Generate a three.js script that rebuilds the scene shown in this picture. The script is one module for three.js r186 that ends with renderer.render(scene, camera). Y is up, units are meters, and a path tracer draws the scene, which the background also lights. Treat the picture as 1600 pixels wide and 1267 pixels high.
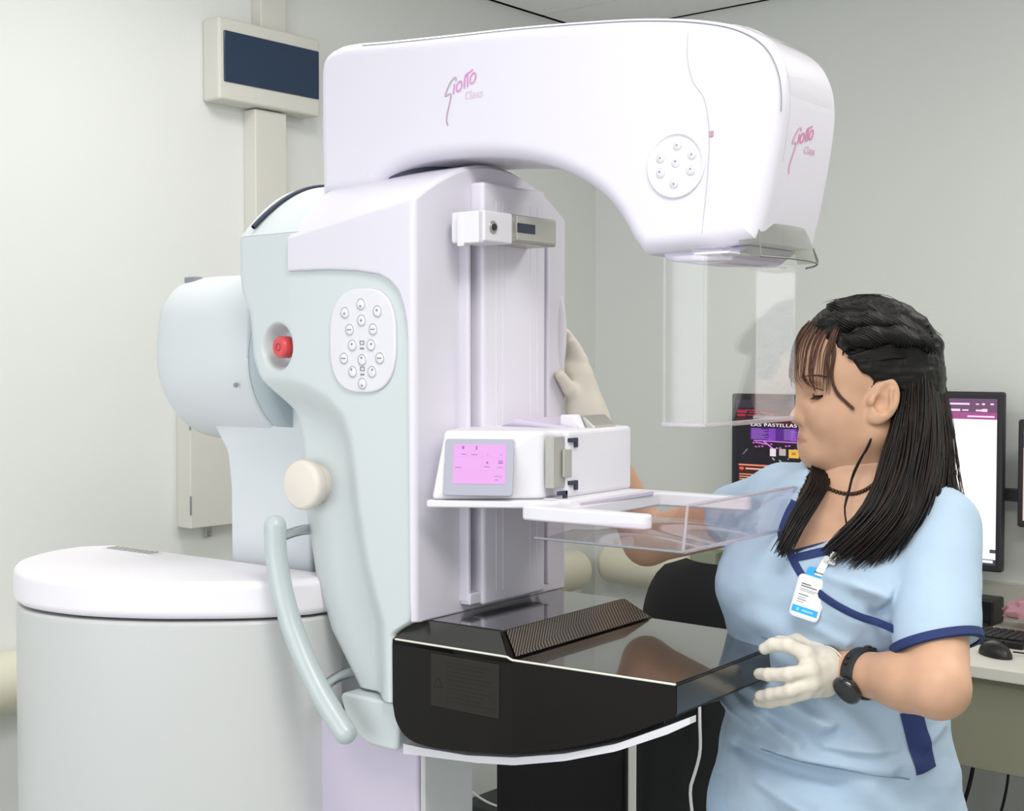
import * as THREE from 'three';
import { mergeGeometries, mergeVertices, toCreasedNormals } from 'three/addons/utils/BufferGeometryUtils.js';
import { RoundedBoxGeometry } from 'three/addons/geometries/RoundedBoxGeometry.js';
import { ConvexGeometry } from 'three/addons/geometries/ConvexGeometry.js';
import { RectAreaLightUniformsLib } from 'three/addons/lights/RectAreaLightUniformsLib.js';
import { ImprovedNoise } from 'three/addons/math/ImprovedNoise.js';

// ---------- camera, exposure, lamps ----------
const scene = new THREE.Scene();
scene.background = new THREE.Color(0x000000);
const camera = new THREE.PerspectiveCamera(33.58, 1600 / 1267, 0.05, 50);
camera.position.set(0, 1.5, 0);
camera.rotation.x = -0.03498;
const renderer = new THREE.WebGLRenderer({ antialias: true });
renderer.toneMapping = THREE.LinearToneMapping;
renderer.toneMappingExposure = 1.0;
renderer.shadowMap.enabled = true;
renderer.shadowMap.type = THREE.PCFSoftShadowMap;
RectAreaLightUniformsLib.init();
// ceiling lamps in room metres: [along the back wall, out from the back wall, length, width, brightness]
const LAMPS = [[2.75, 3.3, 1.2, 0.6, 13], [2.9, 1.3, 1.2, 0.6, 9.5], [0.95, 2.2, 0.6, 0.6, 9.5]];
const WINDOW = [1.75, 1.5, 2.5, 1.5, 2.4]; // middle along the wall behind the camera, height, width, height, brightness
const LAMP_TINT = 0xfffdf8;

// ---------- helpers ----------
let seed = 7;
const rnd = () => { seed = (seed * 1664525 + 1013904223) >>> 0; return seed / 4294967296; };
const V3 = (x, y, z) => new THREE.Vector3(x, y, z);
const lerp = (a, b, t) => a + (b - a) * t;
const sm = (a, b, x) => { const t = Math.min(1, Math.max(0, (x - a) / (b - a))); return t * t * (3 - 2 * t); };
const table = (T, x, k = 1) => { // piecewise-linear table, rows [x, ...values], x rising
  if (x <= T[0][0]) return T[0][k];
  for (let i = 1; i < T.length; i++) if (x <= T[i][0]) return lerp(T[i - 1][k], T[i][k], (x - T[i - 1][0]) / (T[i][0] - T[i - 1][0]));
  return T[T.length - 1][k];
};
const names = new Map();
function numbered(name) { const n = names.get(name) || 0; names.set(name, n + 1); return n ? name + '_' + String(n).padStart(3, '0') : name; }
function shade(m) { m.castShadow = m.receiveShadow = true; return m; }
function mesh(name, geo, mat, parent, label) {
  const m = shade(new THREE.Mesh(geo, mat)); m.name = parent === scene ? numbered(name) : name; parent.add(m);
  if (label) m.userData.label = label;
  return m;
}
function thing(name, label, category, [x, y, z] = [0, 0, 0], turn = 0, group) {
  const o = new THREE.Group(); o.name = numbered(name); o.position.set(x, y, z); o.rotation.y = turn; scene.add(o);
  o.userData = { label, category }; if (group) o.userData.group = group; return o;
}
function tag(o, label, category, group) { o.userData = { label, category }; if (group) o.userData.group = group; return o; }
const rbox = (w, h, d, r = 0.004, x = 0, y = 0, z = 0, seg = 2) => new RoundedBoxGeometry(w, h, d, seg, Math.min(r, w / 2.01, h / 2.01, d / 2.01)).translate(x, y, z);
const box = (w, h, d, x = 0, y = 0, z = 0) => new THREE.BoxGeometry(w, h, d).translate(x, y, z);
const cyl = (r, h, x = 0, y = 0, z = 0, n = 24, r2 = r) => new THREE.CylinderGeometry(r2, r, h, n).translate(x, y, z);
const merge = (l) => mergeGeometries(l.map((g) => { let q = g.index ? g.toNonIndexed() : g; for (const k of Object.keys(q.attributes)) if (!['position', 'normal', 'uv'].includes(k)) q.deleteAttribute(k); if (!q.attributes.uv) q.setAttribute('uv', new THREE.Float32BufferAttribute(new Float32Array(q.attributes.position.count * 2), 2)); return q; }));
const tube = (pts, r, seg = 40, rad = 8, closed = false) => new THREE.TubeGeometry(new THREE.CatmullRomCurve3(pts.map((p) => (p.isVector3 ? p : V3(...p))), closed, 'centripetal'), seg, r, rad, closed);
function smoothPoly(pts, n = 6, closed = true) { // Catmull-Rom through 2-D points
  const c = new THREE.CatmullRomCurve3(pts.map(([x, y]) => V3(x, y, 0)), closed, 'centripetal');
  return c.getPoints(pts.length * n).slice(0, closed ? -1 : undefined).map((p) => [p.x, p.y]);
}
function roundPoly(pts, r, n = 5) { // cut corners of a closed polygon to arcs
  const out = [];
  pts.forEach((p, i) => {
    const a = pts[(i + pts.length - 1) % pts.length], b = pts[(i + 1) % pts.length];
    const la = Math.hypot(a[0] - p[0], a[1] - p[1]), lb = Math.hypot(b[0] - p[0], b[1] - p[1]), q = Math.min(p[2] ?? r, la * 0.49, lb * 0.49);
    const A = [p[0] + (a[0] - p[0]) * q / la, p[1] + (a[1] - p[1]) * q / la], B = [p[0] + (b[0] - p[0]) * q / lb, p[1] + (b[1] - p[1]) * q / lb];
    for (let k = 0; k <= n; k++) { const t = k / n; out.push([(1 - t) * (1 - t) * A[0] + 2 * t * (1 - t) * p[0] + t * t * B[0], (1 - t) * (1 - t) * A[1] + 2 * t * (1 - t) * p[1] + t * t * B[1]]); }
  });
  return out;
}
function extrude(poly, depth, bevel = 0.004, seg = 3, crease = 0.6) { // rounded-edge plate, z 0..depth; true flat faces, smooth sides
  let P = poly.filter((p, i) => { const q = poly[(i + 1) % poly.length]; return Math.hypot(p[0] - q[0], p[1] - q[1]) > 1e-6; }).map(([x, y]) => [x, y]);
  if (THREE.ShapeUtils.area(P.map(([x, y]) => new THREE.Vector2(x, y))) < 0) P.reverse();
  const n = P.length, b = Math.min(bevel, depth / 2.02), E = P.map((p, i) => { const q = P[(i + 1) % n], l = Math.hypot(q[0] - p[0], q[1] - p[1]); return [(q[1] - p[1]) / l, -(q[0] - p[0]) / l]; });
  const miter = [], nin = [], nout = [];
  for (let i = 0; i < n; i++) { const a = E[(i + n - 1) % n], c = E[i], d = a[0] * c[0] + a[1] * c[1], k = 1 / Math.max(0.35, 1 + d); miter.push([(a[0] + c[0]) * k, (a[1] + c[1]) * k]); if (d > Math.cos(crease)) { const l = Math.hypot(a[0] + c[0], a[1] + c[1]), m = [(a[0] + c[0]) / l, (a[1] + c[1]) / l]; nin.push(m); nout.push(m); } else { nin.push(a); nout.push(c); } }
  let Q = P.map((p, i) => [p[0] - miter[i][0] * b, p[1] - miter[i][1] * b]); // inset outline; points that overshoot near a corner fall back on the nearest sound one
  if (b > 0) {
    const ok = Q.map((q) => { for (let i = 0; i < n; i++) { const a = P[i], c = P[(i + 1) % n], ex = c[0] - a[0], ey = c[1] - a[1], t = Math.max(0, Math.min(1, ((q[0] - a[0]) * ex + (q[1] - a[1]) * ey) / (ex * ex + ey * ey))); if (Math.hypot(q[0] - a[0] - t * ex, q[1] - a[1] - t * ey) < b * 0.97) return false; } return true; });
    if (ok.some((v) => v)) Q = Q.map((q, i) => { for (let k = 0; k < n; k++) { if (ok[(i + k) % n]) return Q[(i + k) % n]; if (ok[(i + n - k) % n]) return Q[(i + n - k) % n]; } return q; });
  }
  const prof = []; if (b > 0) for (let k = 0; k <= seg; k++) { const f = k / seg * Math.PI / 2; prof.push([b * (1 - Math.sin(f)), b * (1 - Math.cos(f)), Math.sin(f), -Math.cos(f)]); } else prof.push([0, 0, 1, 0]);
  for (let k = prof.length - 1; k >= 0; k--) prof.push([prof[k][0], depth - prof[k][1], prof[k][2], -prof[k][3]]);
  const pos = [], nor = [], idx = [], put = (i, [ins, z, c, s], N) => { const k = b > 0 ? ins / b : 0; pos.push(lerp(P[i][0], Q[i][0], k), lerp(P[i][1], Q[i][1], k), z); nor.push(N[0] * c, N[1] * c, s); return pos.length / 3 - 1; };
  for (let i = 0; i < n; i++) { const j = (i + 1) % n; let a = null; for (const p of prof) { const u = put(i, p, nout[i]), v = put(j, p, nin[j]); if (a) idx.push(a[0], a[1], v, a[0], v, u); a = [u, v]; } }
  for (const [z, s] of [[0, -1], [depth, 1]]) { const o = pos.length / 3, c = Q.filter((q, i) => { const r = Q[(i + 1) % n]; return Math.hypot(q[0] - r[0], q[1] - r[1]) > 1e-7; }).map((q) => new THREE.Vector2(q[0], q[1])); c.forEach((q) => { pos.push(q.x, q.y, z); nor.push(0, 0, s); }); for (const t of THREE.ShapeUtils.triangulateShape(c, [])) s > 0 ? idx.push(o + t[0], o + t[1], o + t[2]) : idx.push(o + t[0], o + t[2], o + t[1]); }
  const g = new THREE.BufferGeometry(); g.setAttribute('position', new THREE.Float32BufferAttribute(pos, 3)); g.setAttribute('normal', new THREE.Float32BufferAttribute(nor, 3));
  const uv = []; for (let i = 0; i < pos.length; i += 3) uv.push(pos[i], pos[i + 1]); g.setAttribute('uv', new THREE.Float32BufferAttribute(uv, 2)); g.setIndex(idx); return g;
}
const flat = (g) => { const q = g.index ? g.toNonIndexed() : g; q.computeVertexNormals(); return q; };
function grid(nu, nv, fn, closeU = false) { // open or U-closed surface from fn(u,v) -> [x,y,z]
  const P = [], I = [], T = [];
  for (let j = 0; j <= nv; j++) for (let i = 0; i <= nu; i++) { P.push(...fn(i / nu, j / nv)); T.push(i / nu, j / nv); }
  for (let j = 0; j < nv; j++) for (let i = 0; i < nu; i++) { const a = j * (nu + 1) + i, b = a + 1, c = a + nu + 1, d = c + 1; I.push(a, b, d, a, d, c); }
  const g = new THREE.BufferGeometry(); g.setAttribute('position', new THREE.Float32BufferAttribute(P, 3)); g.setAttribute('uv', new THREE.Float32BufferAttribute(T, 2)); g.setIndex(I); g.computeVertexNormals(); return g;
}
function canvasTex(w, h, draw, srgb = true) {
  const c = document.createElement('canvas'); c.width = w; c.height = h; draw(c.getContext('2d'), w, h);
  const t = new THREE.CanvasTexture(c); if (srgb) t.colorSpace = THREE.SRGBColorSpace; return t;
}
const noise = new ImprovedNoise();
function noiseTex(n, amp, freq, base = 0.5) { // grey grain for bump maps
  const d = new Uint8Array(n * n * 4);
  for (let y = 0; y < n; y++) for (let x = 0; x < n; x++) {
    let v = 0, a = 1; for (let o = 0; o < 3; o++) { const f = freq * 2 ** o; v += a * (noise.noise(x / n * f, y / n * f, 3 + o) ); a *= 0.5; }
    const q = Math.max(0, Math.min(255, 255 * (base + amp * v) + (rnd() - 0.5) * 10)); d.set([q, q, q, 255], (y * n + x) * 4);
  }
  const t = new THREE.DataTexture(d, n, n); t.magFilter = THREE.LinearFilter; t.minFilter = THREE.LinearMipmapLinearFilter; t.generateMipmaps = true; t.wrapS = t.wrapT = THREE.RepeatWrapping; t.needsUpdate = true; return t;
}
const grainTex = noiseTex(256, 0.35, 24);
const std = (color, roughness = 0.5, o = {}) => new THREE.MeshStandardMaterial({ color, roughness, metalness: 0, ...o });
const phy = (color, roughness = 0.5, o = {}) => new THREE.MeshPhysicalMaterial({ color, roughness, metalness: 0, ...o });

// ---------- materials ----------
const M = {
  wall: std(0xe9ebe8, 0.85, { bumpMap: grainTex, bumpScale: 0.0006 }),
  ceiling: std(0xf0f0f0, 0.9, { bumpMap: grainTex, bumpScale: 0.0008 }),
  floor: std(0xb2b4b0, 0.45, { bumpMap: grainTex, bumpScale: 0.0004 }),
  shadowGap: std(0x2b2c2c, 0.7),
  pearl: phy(0xdedae5, 0.42, { clearcoat: 0.15, clearcoatRoughness: 0.35 }),      // faintly lilac machine plastic
  mint: phy(0xd0d7d8, 0.42, { clearcoat: 0.15, clearcoatRoughness: 0.35 }),       // faintly green-grey covers
  cool: phy(0xd6dbde, 0.4),
  lilac: phy(0xcfc6d9, 0.45),
  cabinet: phy(0xcfd0cf, 0.38, { clearcoat: 0.2, clearcoatRoughness: 0.3 }),
  handle: phy(0xbfc9ca, 0.35, { clearcoat: 0.3, clearcoatRoughness: 0.3 }),
  cream: phy(0xe6ddd3, 0.45),
  creamPad: std(0xdedac6, 0.55),
  beigeBox: std(0xdcdad2, 0.55),
  white: phy(0xe2e0e6, 0.4),
  chrome: std(0xd8dadb, 0.18, { metalness: 1 }),
  steel: std(0xb9b7b0, 0.38, { metalness: 0.75 }),
  panelGrey: std(0xb6b4ae, 0.4, { metalness: 0.3 }),
  bezelGrey: std(0xa9a9b8, 0.5),
  red: phy(0xd8484e, 0.35, { clearcoat: 0.4 }),
  seam: std(0x8b8f95, 0.7),
  darkSeam: std(0x30354a, 0.6),
  ringGrey: std(0xb3c0c5, 0.5),
  carbon: phy(0x0e0a07, 0.32, { specularIntensity: 0.35, clearcoat: 0.25, clearcoatRoughness: 0.03 }),
  carbonTop: phy(0x11110f, 0.16, { clearcoat: 1, clearcoatRoughness: 0.02 }),
  edge: phy(0xe8e4da, 0.3),  // pale tone for the painted reflection along the table rim
  clear: phy(0xffffff, 0.04, { transmission: 1, thickness: 0, ior: 1.45, side: THREE.DoubleSide }),
  clearGrey: phy(0xf8f4f8, 0.06, { transmission: 1, thickness: 0, ior: 1.45, side: THREE.DoubleSide }),
  clearEdge: phy(0xf0ecf0, 0.12, { transmission: 0.75, thickness: 0, ior: 1.45 }),
  black: std(0x0b0b0c, 0.55),
  blackSoft: std(0x0d0e11, 0.85),
  monitor: std(0x2b292f, 0.45),
  navyPanel: phy(0x14304e, 0.22, { clearcoat: 0.5, clearcoatRoughness: 0.1 }),
  navy: std(0x1f3166, 0.75),
  desk: std(0xd8d6cd, 0.55),
  deskPanel: std(0x8c8c78, 0.7),
  glove: phy(0xe0d8ca, 0.55, { sheen: 0.3, sheenRoughness: 0.6, sheenColor: new THREE.Color(0xffffff) }),
  scrub: std(0xaec3d7, 0.88, { bumpMap: grainTex, bumpScale: 0.0003 }),
  pants: std(0xabc3da, 0.88),
  hair: phy(0x0d0a09, 0.5, { specularIntensity: 0.6 }),
  hairBrown: phy(0x24150f, 0.5, { specularIntensity: 0.6 }),
  fringe: phy(0x4c2c1c, 0.5),
  lips: std(0xa5604f, 0.5),
};

// ---------- the room ----------
const ROOM = { x: 0.3031, z: -4.9, t: -THREE.MathUtils.degToRad(40) };
const RC = Math.cos(-ROOM.t), RS = Math.sin(-ROOM.t);
const rw = (b, y, l) => [ROOM.x + b * RC - l * RS, y, ROOM.z + b * RS + l * RC]; // room metres -> world
const RB = 4.5, RL = 5.4, RH = 2.673;
function structure(name, geo, mat, at) {
  const m = shade(new THREE.Mesh(geo, mat)); m.name = name; m.userData.kind = 'structure'; m.position.set(...rw(...at)); m.rotation.y = ROOM.t; scene.add(m); return m;
}
const uvBox = (w, h, d) => { const g = box(w, h, d), uv = g.attributes.uv, n = g.attributes.normal; for (let i = 0; i < uv.count; i++) { const nx = Math.abs(n.getX(i)), ny = Math.abs(n.getY(i)); uv.setXY(i, uv.getX(i) * (nx > 0.5 ? d : w) / 0.6, uv.getY(i) * (ny > 0.5 ? d : h) / 0.6); } return g; };
structure('wall_back', uvBox(RB + 0.2, RH, 0.1), M.wall, [RB / 2, RH / 2, -0.05]);
structure('wall_left', uvBox(0.1, RH, RL), M.wall, [-0.05, RH / 2, RL / 2]);
structure('wall_front', uvBox(RB + 0.2, RH, 0.1), M.wall, [RB / 2, RH / 2, RL + 0.05]);
structure('wall_right', uvBox(0.1, RH, RL), M.wall, [RB + 0.05, RH / 2, RL / 2]);
structure('floor', uvBox(RB + 0.2, 0.1, RL + 0.2), M.floor, [RB / 2, -0.05, RL / 2]);
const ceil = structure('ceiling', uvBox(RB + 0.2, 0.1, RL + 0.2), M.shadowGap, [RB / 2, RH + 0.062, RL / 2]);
{ // ceiling panels with dark joints; each is a child of the ceiling slab
  const bl = [0.012, 1.2, 2.4, 3.6, RB - 0.012], ll = [0.012, 0.322, 0.922, 1.522, 2.122, 2.722, 3.322, 3.922, 4.522, RL - 0.012];
  for (let i = 0; i < bl.length - 1; i++) for (let j = 0; j < ll.length - 1; j++) {
    const w = bl[i + 1] - bl[i] - 0.005, d = ll[j + 1] - ll[j] - 0.005;
    const p = mesh('panel', rbox(w, 0.014, d, 0.002, 0, 0, 0, 1), M.ceiling, ceil);
    p.position.set((bl[i] + bl[i + 1]) / 2 - RB / 2, -0.055, (ll[j] + ll[j + 1]) / 2 - RL / 2);
  }
}
LAMPS.forEach(([b, l, w, d, I], i) => {
  const lit = ['over the camera side of the room', 'over the desk', 'over the corner behind the machine'][i];
  const t = thing('ceiling_light', 'square-edged white ceiling light panel ' + lit, 'ceiling light', rw(b, RH, l), ROOM.t);
  mesh('frame', merge([box(w + 0.04, 0.012, 0.02, 0, -0.006, d / 2 + 0.01), box(w + 0.04, 0.012, 0.02, 0, -0.006, -d / 2 - 0.01), box(0.02, 0.012, d, w / 2 + 0.01, -0.006, 0), box(0.02, 0.012, d, -w / 2 - 0.01, -0.006, 0)]), M.white, t);
  mesh('diffuser', box(w, 0.006, d, 0, -0.004, 0), std(0xffffff, 0.6, { emissive: LAMP_TINT, emissiveIntensity: 0.5 }), t);
  const L = new THREE.RectAreaLight(LAMP_TINT, I, w, d); L.position.set(0, -0.014, 0); L.rotation.x = -Math.PI / 2; t.add(L);
});

{ // daylight window behind the camera
  const [wb, wy, ww, wh, I] = WINDOW, t = new THREE.Group(); t.name = 'window_1'; t.userData.kind = 'structure'; t.position.set(...rw(wb, wy, RL - 0.02)); t.rotation.y = ROOM.t; scene.add(t);
  mesh('window_frame', merge([box(ww + 0.1, 0.05, 0.04, 0, wh / 2 + 0.025, 0), box(ww + 0.1, 0.05, 0.04, 0, -wh / 2 - 0.025, 0), box(0.05, wh, 0.04, ww / 2 + 0.025, 0, 0), box(0.05, wh, 0.04, -ww / 2 - 0.025, 0, 0), box(0.04, wh, 0.04, 0, 0, 0)]), M.white, t);
  mesh('window_pane', box(ww, wh, 0.01, 0, 0, 0.005), std(0xffffff, 0.4, { emissive: 0xf4f9ff, emissiveIntensity: 0.5 }), t);
  const L = new THREE.RectAreaLight(0xf4f8ff, I, ww, wh); L.position.set(0, 0, -0.03); t.add(L);
}

// ---------- the mammography machine: local x towards the patient, y up, z towards the camera side ----------
const mach = thing('mammography_machine', 'large white and pale lilac mammography machine with black carbon breast table', 'medical machine', [0.2024, 0, -1.7], -THREE.MathUtils.degToRad(37));
const part = (name, geo, mat, label, parent = mach) => mesh(name, geo, mat, parent, label);
const vz = (g, v) => g.translate(0, 0, -v); // put a z 0.. extrusion so that its far face lies at depth v
{ // pedestal cabinet, D-shaped plan with the flat side away from the camera
  const plan = [[-0.665, -0.09], [-0.675, -0.03], [-0.715, 0.035], [-0.785, 0.10], [-0.87, 0.16], [-0.98, 0.205], [-1.108, 0.208], [-1.22, 0.145], [-1.28, 0.05], [-1.292, -0.03], [-1.25, -0.088]];
  const curve = smoothPoly(plan.slice(1, 10), 6, false), out = [[-0.665, -0.09], ...curve, [-1.25, -0.088]].map(([x, z]) => [x, -z]);
  const up = (pts, y0, y1, b) => extrude(pts, y1 - y0, b, 3, 0.5).rotateX(-Math.PI / 2).translate(0, y0, 0);
  const cx = -0.98, grow = (k) => out.map(([x, y]) => [cx + (x - cx) * k, y * k]);
  part('cabinet', up(grow(0.99), 0.02, 1.086, 0.006), M.cabinet, 'tall smooth grey cabinet with a curved front');
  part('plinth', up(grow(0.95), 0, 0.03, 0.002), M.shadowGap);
  part('lid', up(grow(1.004), 1.0895, 1.15, 0.014), phy(0xf4f0f6, 0.4), 'flat white lid on the grey cabinet');
  const vent = part('vent_grille', rbox(0.14, 0.003, 0.03, 0.001, -1.15, 1.1505, -0.045), M.white);
  for (let i = 0; i < 9; i++) part('slat', rbox(0.009, 0.003, 0.024, 0.001, -1.206 + i * 0.014, 1.1525, -0.045), M.panelGrey, undefined, vent);
}
{ // support column, rotating drum
  part('support_column', vz(extrude(roundPoly([[-0.955, 0], [-0.96, 1.275], [-0.968, 1.335], [-1.0, 1.376], [-1.03, 1.42], [-0.76, 1.42], [-0.76, 0]], 0.012), 0.2, 0.008, 4), 0.31), M.cool, 'white column rising behind the cabinet');
  const pr = [[0, -1.118], [0.07, -1.117], [0.115, -1.11], [0.137, -1.098], [0.147, -1.08], [0.15, -1.045], [0.15, -0.98], [0.15, -0.858], [0.147, -0.848], [0.137, -0.845], [0, -0.845]].map(([r, u]) => new THREE.Vector2(r, u));
  const drum = new THREE.LatheGeometry(pr, 96).rotateZ(-Math.PI / 2), dp = drum.attributes.position;
  for (let i = 0; i < dp.count; i++) { const y = dp.getY(i), z = dp.getZ(i), r = Math.hypot(y, z), k = sm(-0.02, 0.08, y); if (r > 1e-4) { const n = lerp(2, 3.1, k), q = (Math.abs(y / r) ** n + Math.abs(z / r) ** n) ** (-1 / n); dp.setY(i, y * q); dp.setZ(i, z * q); } } // squarer shoulders on top
  drum.deleteAttribute('normal'); const dg = mergeVertices(drum, 1e-5); dg.computeVertexNormals();
  part('rotation_drum', dg.translate(0, 1.5, -0.2), M.cool, 'white rounded drum on which the machine turns');
  part('bearing_ring', new THREE.LatheGeometry([[0.1, -0.848], [0.146, -0.848], [0.1475, -0.842], [0.1475, -0.8], [0.1, -0.8]].map(([r, u]) => new THREE.Vector2(r, u)), 72).rotateZ(-Math.PI / 2).translate(0, 1.5, -0.2), M.ringGrey, 'grey ring between drum and cover');
  part('bolt', rbox(0.03, 0.012, 0.02, 0.003, -1.065, 1.6415, -0.12), M.seam, 'small grey bolt on top of the drum');
  part('screw', cyl(0.004, 0.003, 0, 0, 0, 12).rotateX(Math.PI / 2).translate(-0.875, 1.455, -0.05), M.seam);
  part('lift_column', merge([vz(extrude(roundPoly([[-0.709, 0], [-0.709, 0.92], [-0.472, 0.92], [-0.472, 0]], 0.008), 0.128, 0.006), 0.178)]), M.lilac, 'lilac-grey column under the table');
  part('column_cover', vz(extrude(roundPoly([[-0.4715, 0.0], [-0.4715, 0.915], [-0.462, 0.915], [-0.462, 0.0]], 0.002), 0.118, 0.003), 0.174), M.cabinet);
}
// gray side cover: a closed loft over rows of height, its near side a relief with a waist and a dish for the stop button
const LEFT = [[0.9, -0.55], [0.985, -0.602], [1.068, -0.663], [1.155, -0.698], [1.258, -0.719], [1.368, -0.726], [1.413, -0.74], [1.447, -0.766], [1.474, -0.789], [1.5, -0.802], [1.573, -0.811], [1.61, -0.832], [1.64, -0.836], [1.8, -0.836]];
const RIDGE = [[-0.86, 1.462], [-0.74, 1.468], [-0.69, 1.466], [-0.653, 1.458], [-0.611, 1.441], [-0.577, 1.415], [-0.56, 1.38], [-0.55, 1.326], [-0.542, 1.268], [-0.525, 1.192], [-0.506, 1.135], [-0.493, 1.103], [-0.487, 0.9]];
const ridgeU = (y) => { for (let i = 1; i < RIDGE.length; i++) if (y >= RIDGE[i][1] && y <= RIDGE[i - 1][1] ) return lerp(RIDGE[i][0], RIDGE[i - 1][0], (y - RIDGE[i][1]) / (RIDGE[i - 1][1] - RIDGE[i][1] || 1)); return y > 1.46 ? -9 : -0.487; };
function ridgeDist(u, y) {
  let d = 9; for (let i = 1; i < RIDGE.length; i++) { const [ax, ay] = RIDGE[i - 1], [bx, by] = RIDGE[i], t = Math.max(0, Math.min(1, ((u - ax) * (bx - ax) + (y - ay) * (by - ay)) / ((bx - ax) ** 2 + (by - ay) ** 2))); d = Math.min(d, Math.hypot(u - ax - t * (bx - ax), y - ay - t * (by - ay))); }
  return y < 1.466 && u < ridgeU(y) ? d : -d;
}
function coverV(u, y) {
  let v = 0.042 * sm(-0.006, 0.062, ridgeDist(u, y));
  const l = table(LEFT, y), e = 0.03; if (u < l + e) v += 0.022 * ((l + e - u) / e) ** 2;
  v += 0.07 * Math.max(0, -0.69 - u) * sm(1.4, 1.47, y);
  v += 0.034 * sm(0.04, 0.024, Math.hypot((u + 0.722) / 0.96, y - 1.518));
  return v;
}
function loft(ys, ring) { // rows of equal rings -> closed skin, ends capped by a fan
  const P = [], I = [], T = []; let n = 0;
  ys.forEach((y, j) => { const r = ring(y); n = r.length; r.forEach(([u, v], i) => { P.push(u, y, -v); T.push(i / n, y); }); });
  for (let j = 0; j < ys.length - 1; j++) for (let i = 0; i < n; i++) { const a = j * n + i, b = j * n + (i + 1) % n, c = a + n, d = b + n; I.push(a, b, d, a, d, c); }
  for (const [row, flip] of [[0, true], [ys.length - 1, false]]) { const c = P.length / 3; let x = 0, z = 0; for (let i = 0; i < n; i++) { x += P[(row * n + i) * 3] / n; z += P[(row * n + i) * 3 + 2] / n; } P.push(x, ys[row], z); T.push(0, 0); for (let i = 0; i < n; i++) { const a = row * n + i, b = row * n + (i + 1) % n; flip ? I.push(c, b, a) : I.push(c, a, b); } }
  const g = new THREE.BufferGeometry(); g.setAttribute('position', new THREE.Float32BufferAttribute(P, 3)); g.setAttribute('uv', new THREE.Float32BufferAttribute(T, 2)); g.setIndex(I); return g;
}
const BW = 0.374; // body width
const archGrid = (u0, u1, y0, v0, top, nu = 24, nw = 60) => grid(nu, nw, (a, w) => { const u = lerp(u0, u1, a), vs = v0(u), v = lerp(vs, BW - vs, w), ys = y0(u); return [u, ys + (top - ys) * (1 - ((BW / 2 - v) / (BW / 2 - vs)) ** 2), -v]; });
{
  const ys = []; for (let i = 0; i <= 300; i++) ys.push(lerp(0.985, 1.698, i / 300));
  const NU = 120;
  const g = loft(ys, (y) => {
    const l = table(LEFT, y), r = y < 1.085 ? -0.476 : lerp(-0.476, -0.437, sm(1.085, 1.12, y)), out = [];
    for (let i = 0; i <= NU; i++) { const u = lerp(l, r, i / NU); let v = coverV(u, y); if (u > r - 0.008) v += 0.006 * ((u - r + 0.008) / 0.008) ** 2; out.push([u, v]); }
    const a = out[0], b = out[NU]; out.unshift([a[0], a[1] + 0.004]); out.push([b[0], b[1] + 0.004]);
    return [...out, ...out.map(([u]) => [u, BW - 0.03 * sm(-0.006, 0.07, ridgeDist(u, y))]).reverse()];
  });
  g.computeVertexNormals();
  const arch = archGrid(-0.8358, -0.5, () => 1.6975, (u) => coverV(u, 1.6975) + 0.0003, 1.793, 40);
  part('side_cover', merge([g, arch, grid(1, 30, (a, w) => { const v0 = coverV(-0.8358, 1.6975), v = lerp(v0, BW - v0, w); return [-0.8358, lerp(1.69, 1.6975 + 0.0955 * (1 - ((BW / 2 - v) / (BW / 2 - v0)) ** 2), a), -v]; })]), M.mint, 'pale green-grey side cover with a waisted shape');
  const low = roundPoly([[-0.604, 0.9815], [-0.476, 0.9815], [-0.479, 0.93], [-0.482, 0.908], [-0.547, 0.909], [-0.585, 0.937]], 0.016);
  part('lower_cover', vz(extrude(low, 0.35, 0.006, 4), 0.365), M.mint);
  // dark slot over the arched top
  const slot = []; for (let i = 0; i <= 20; i++) { const v = 0.014 + 0.32 * i / 20; slot.push([-0.789 + 0.012 * i / 20, 1.6985 + 0.0955 * (1 - ((BW / 2 - v) / (BW / 2)) ** 2), -v]); }
  part('top_slot', tube(slot, 0.004, 40, 6), M.darkSeam, 'dark slot along the arched top');
}
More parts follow.
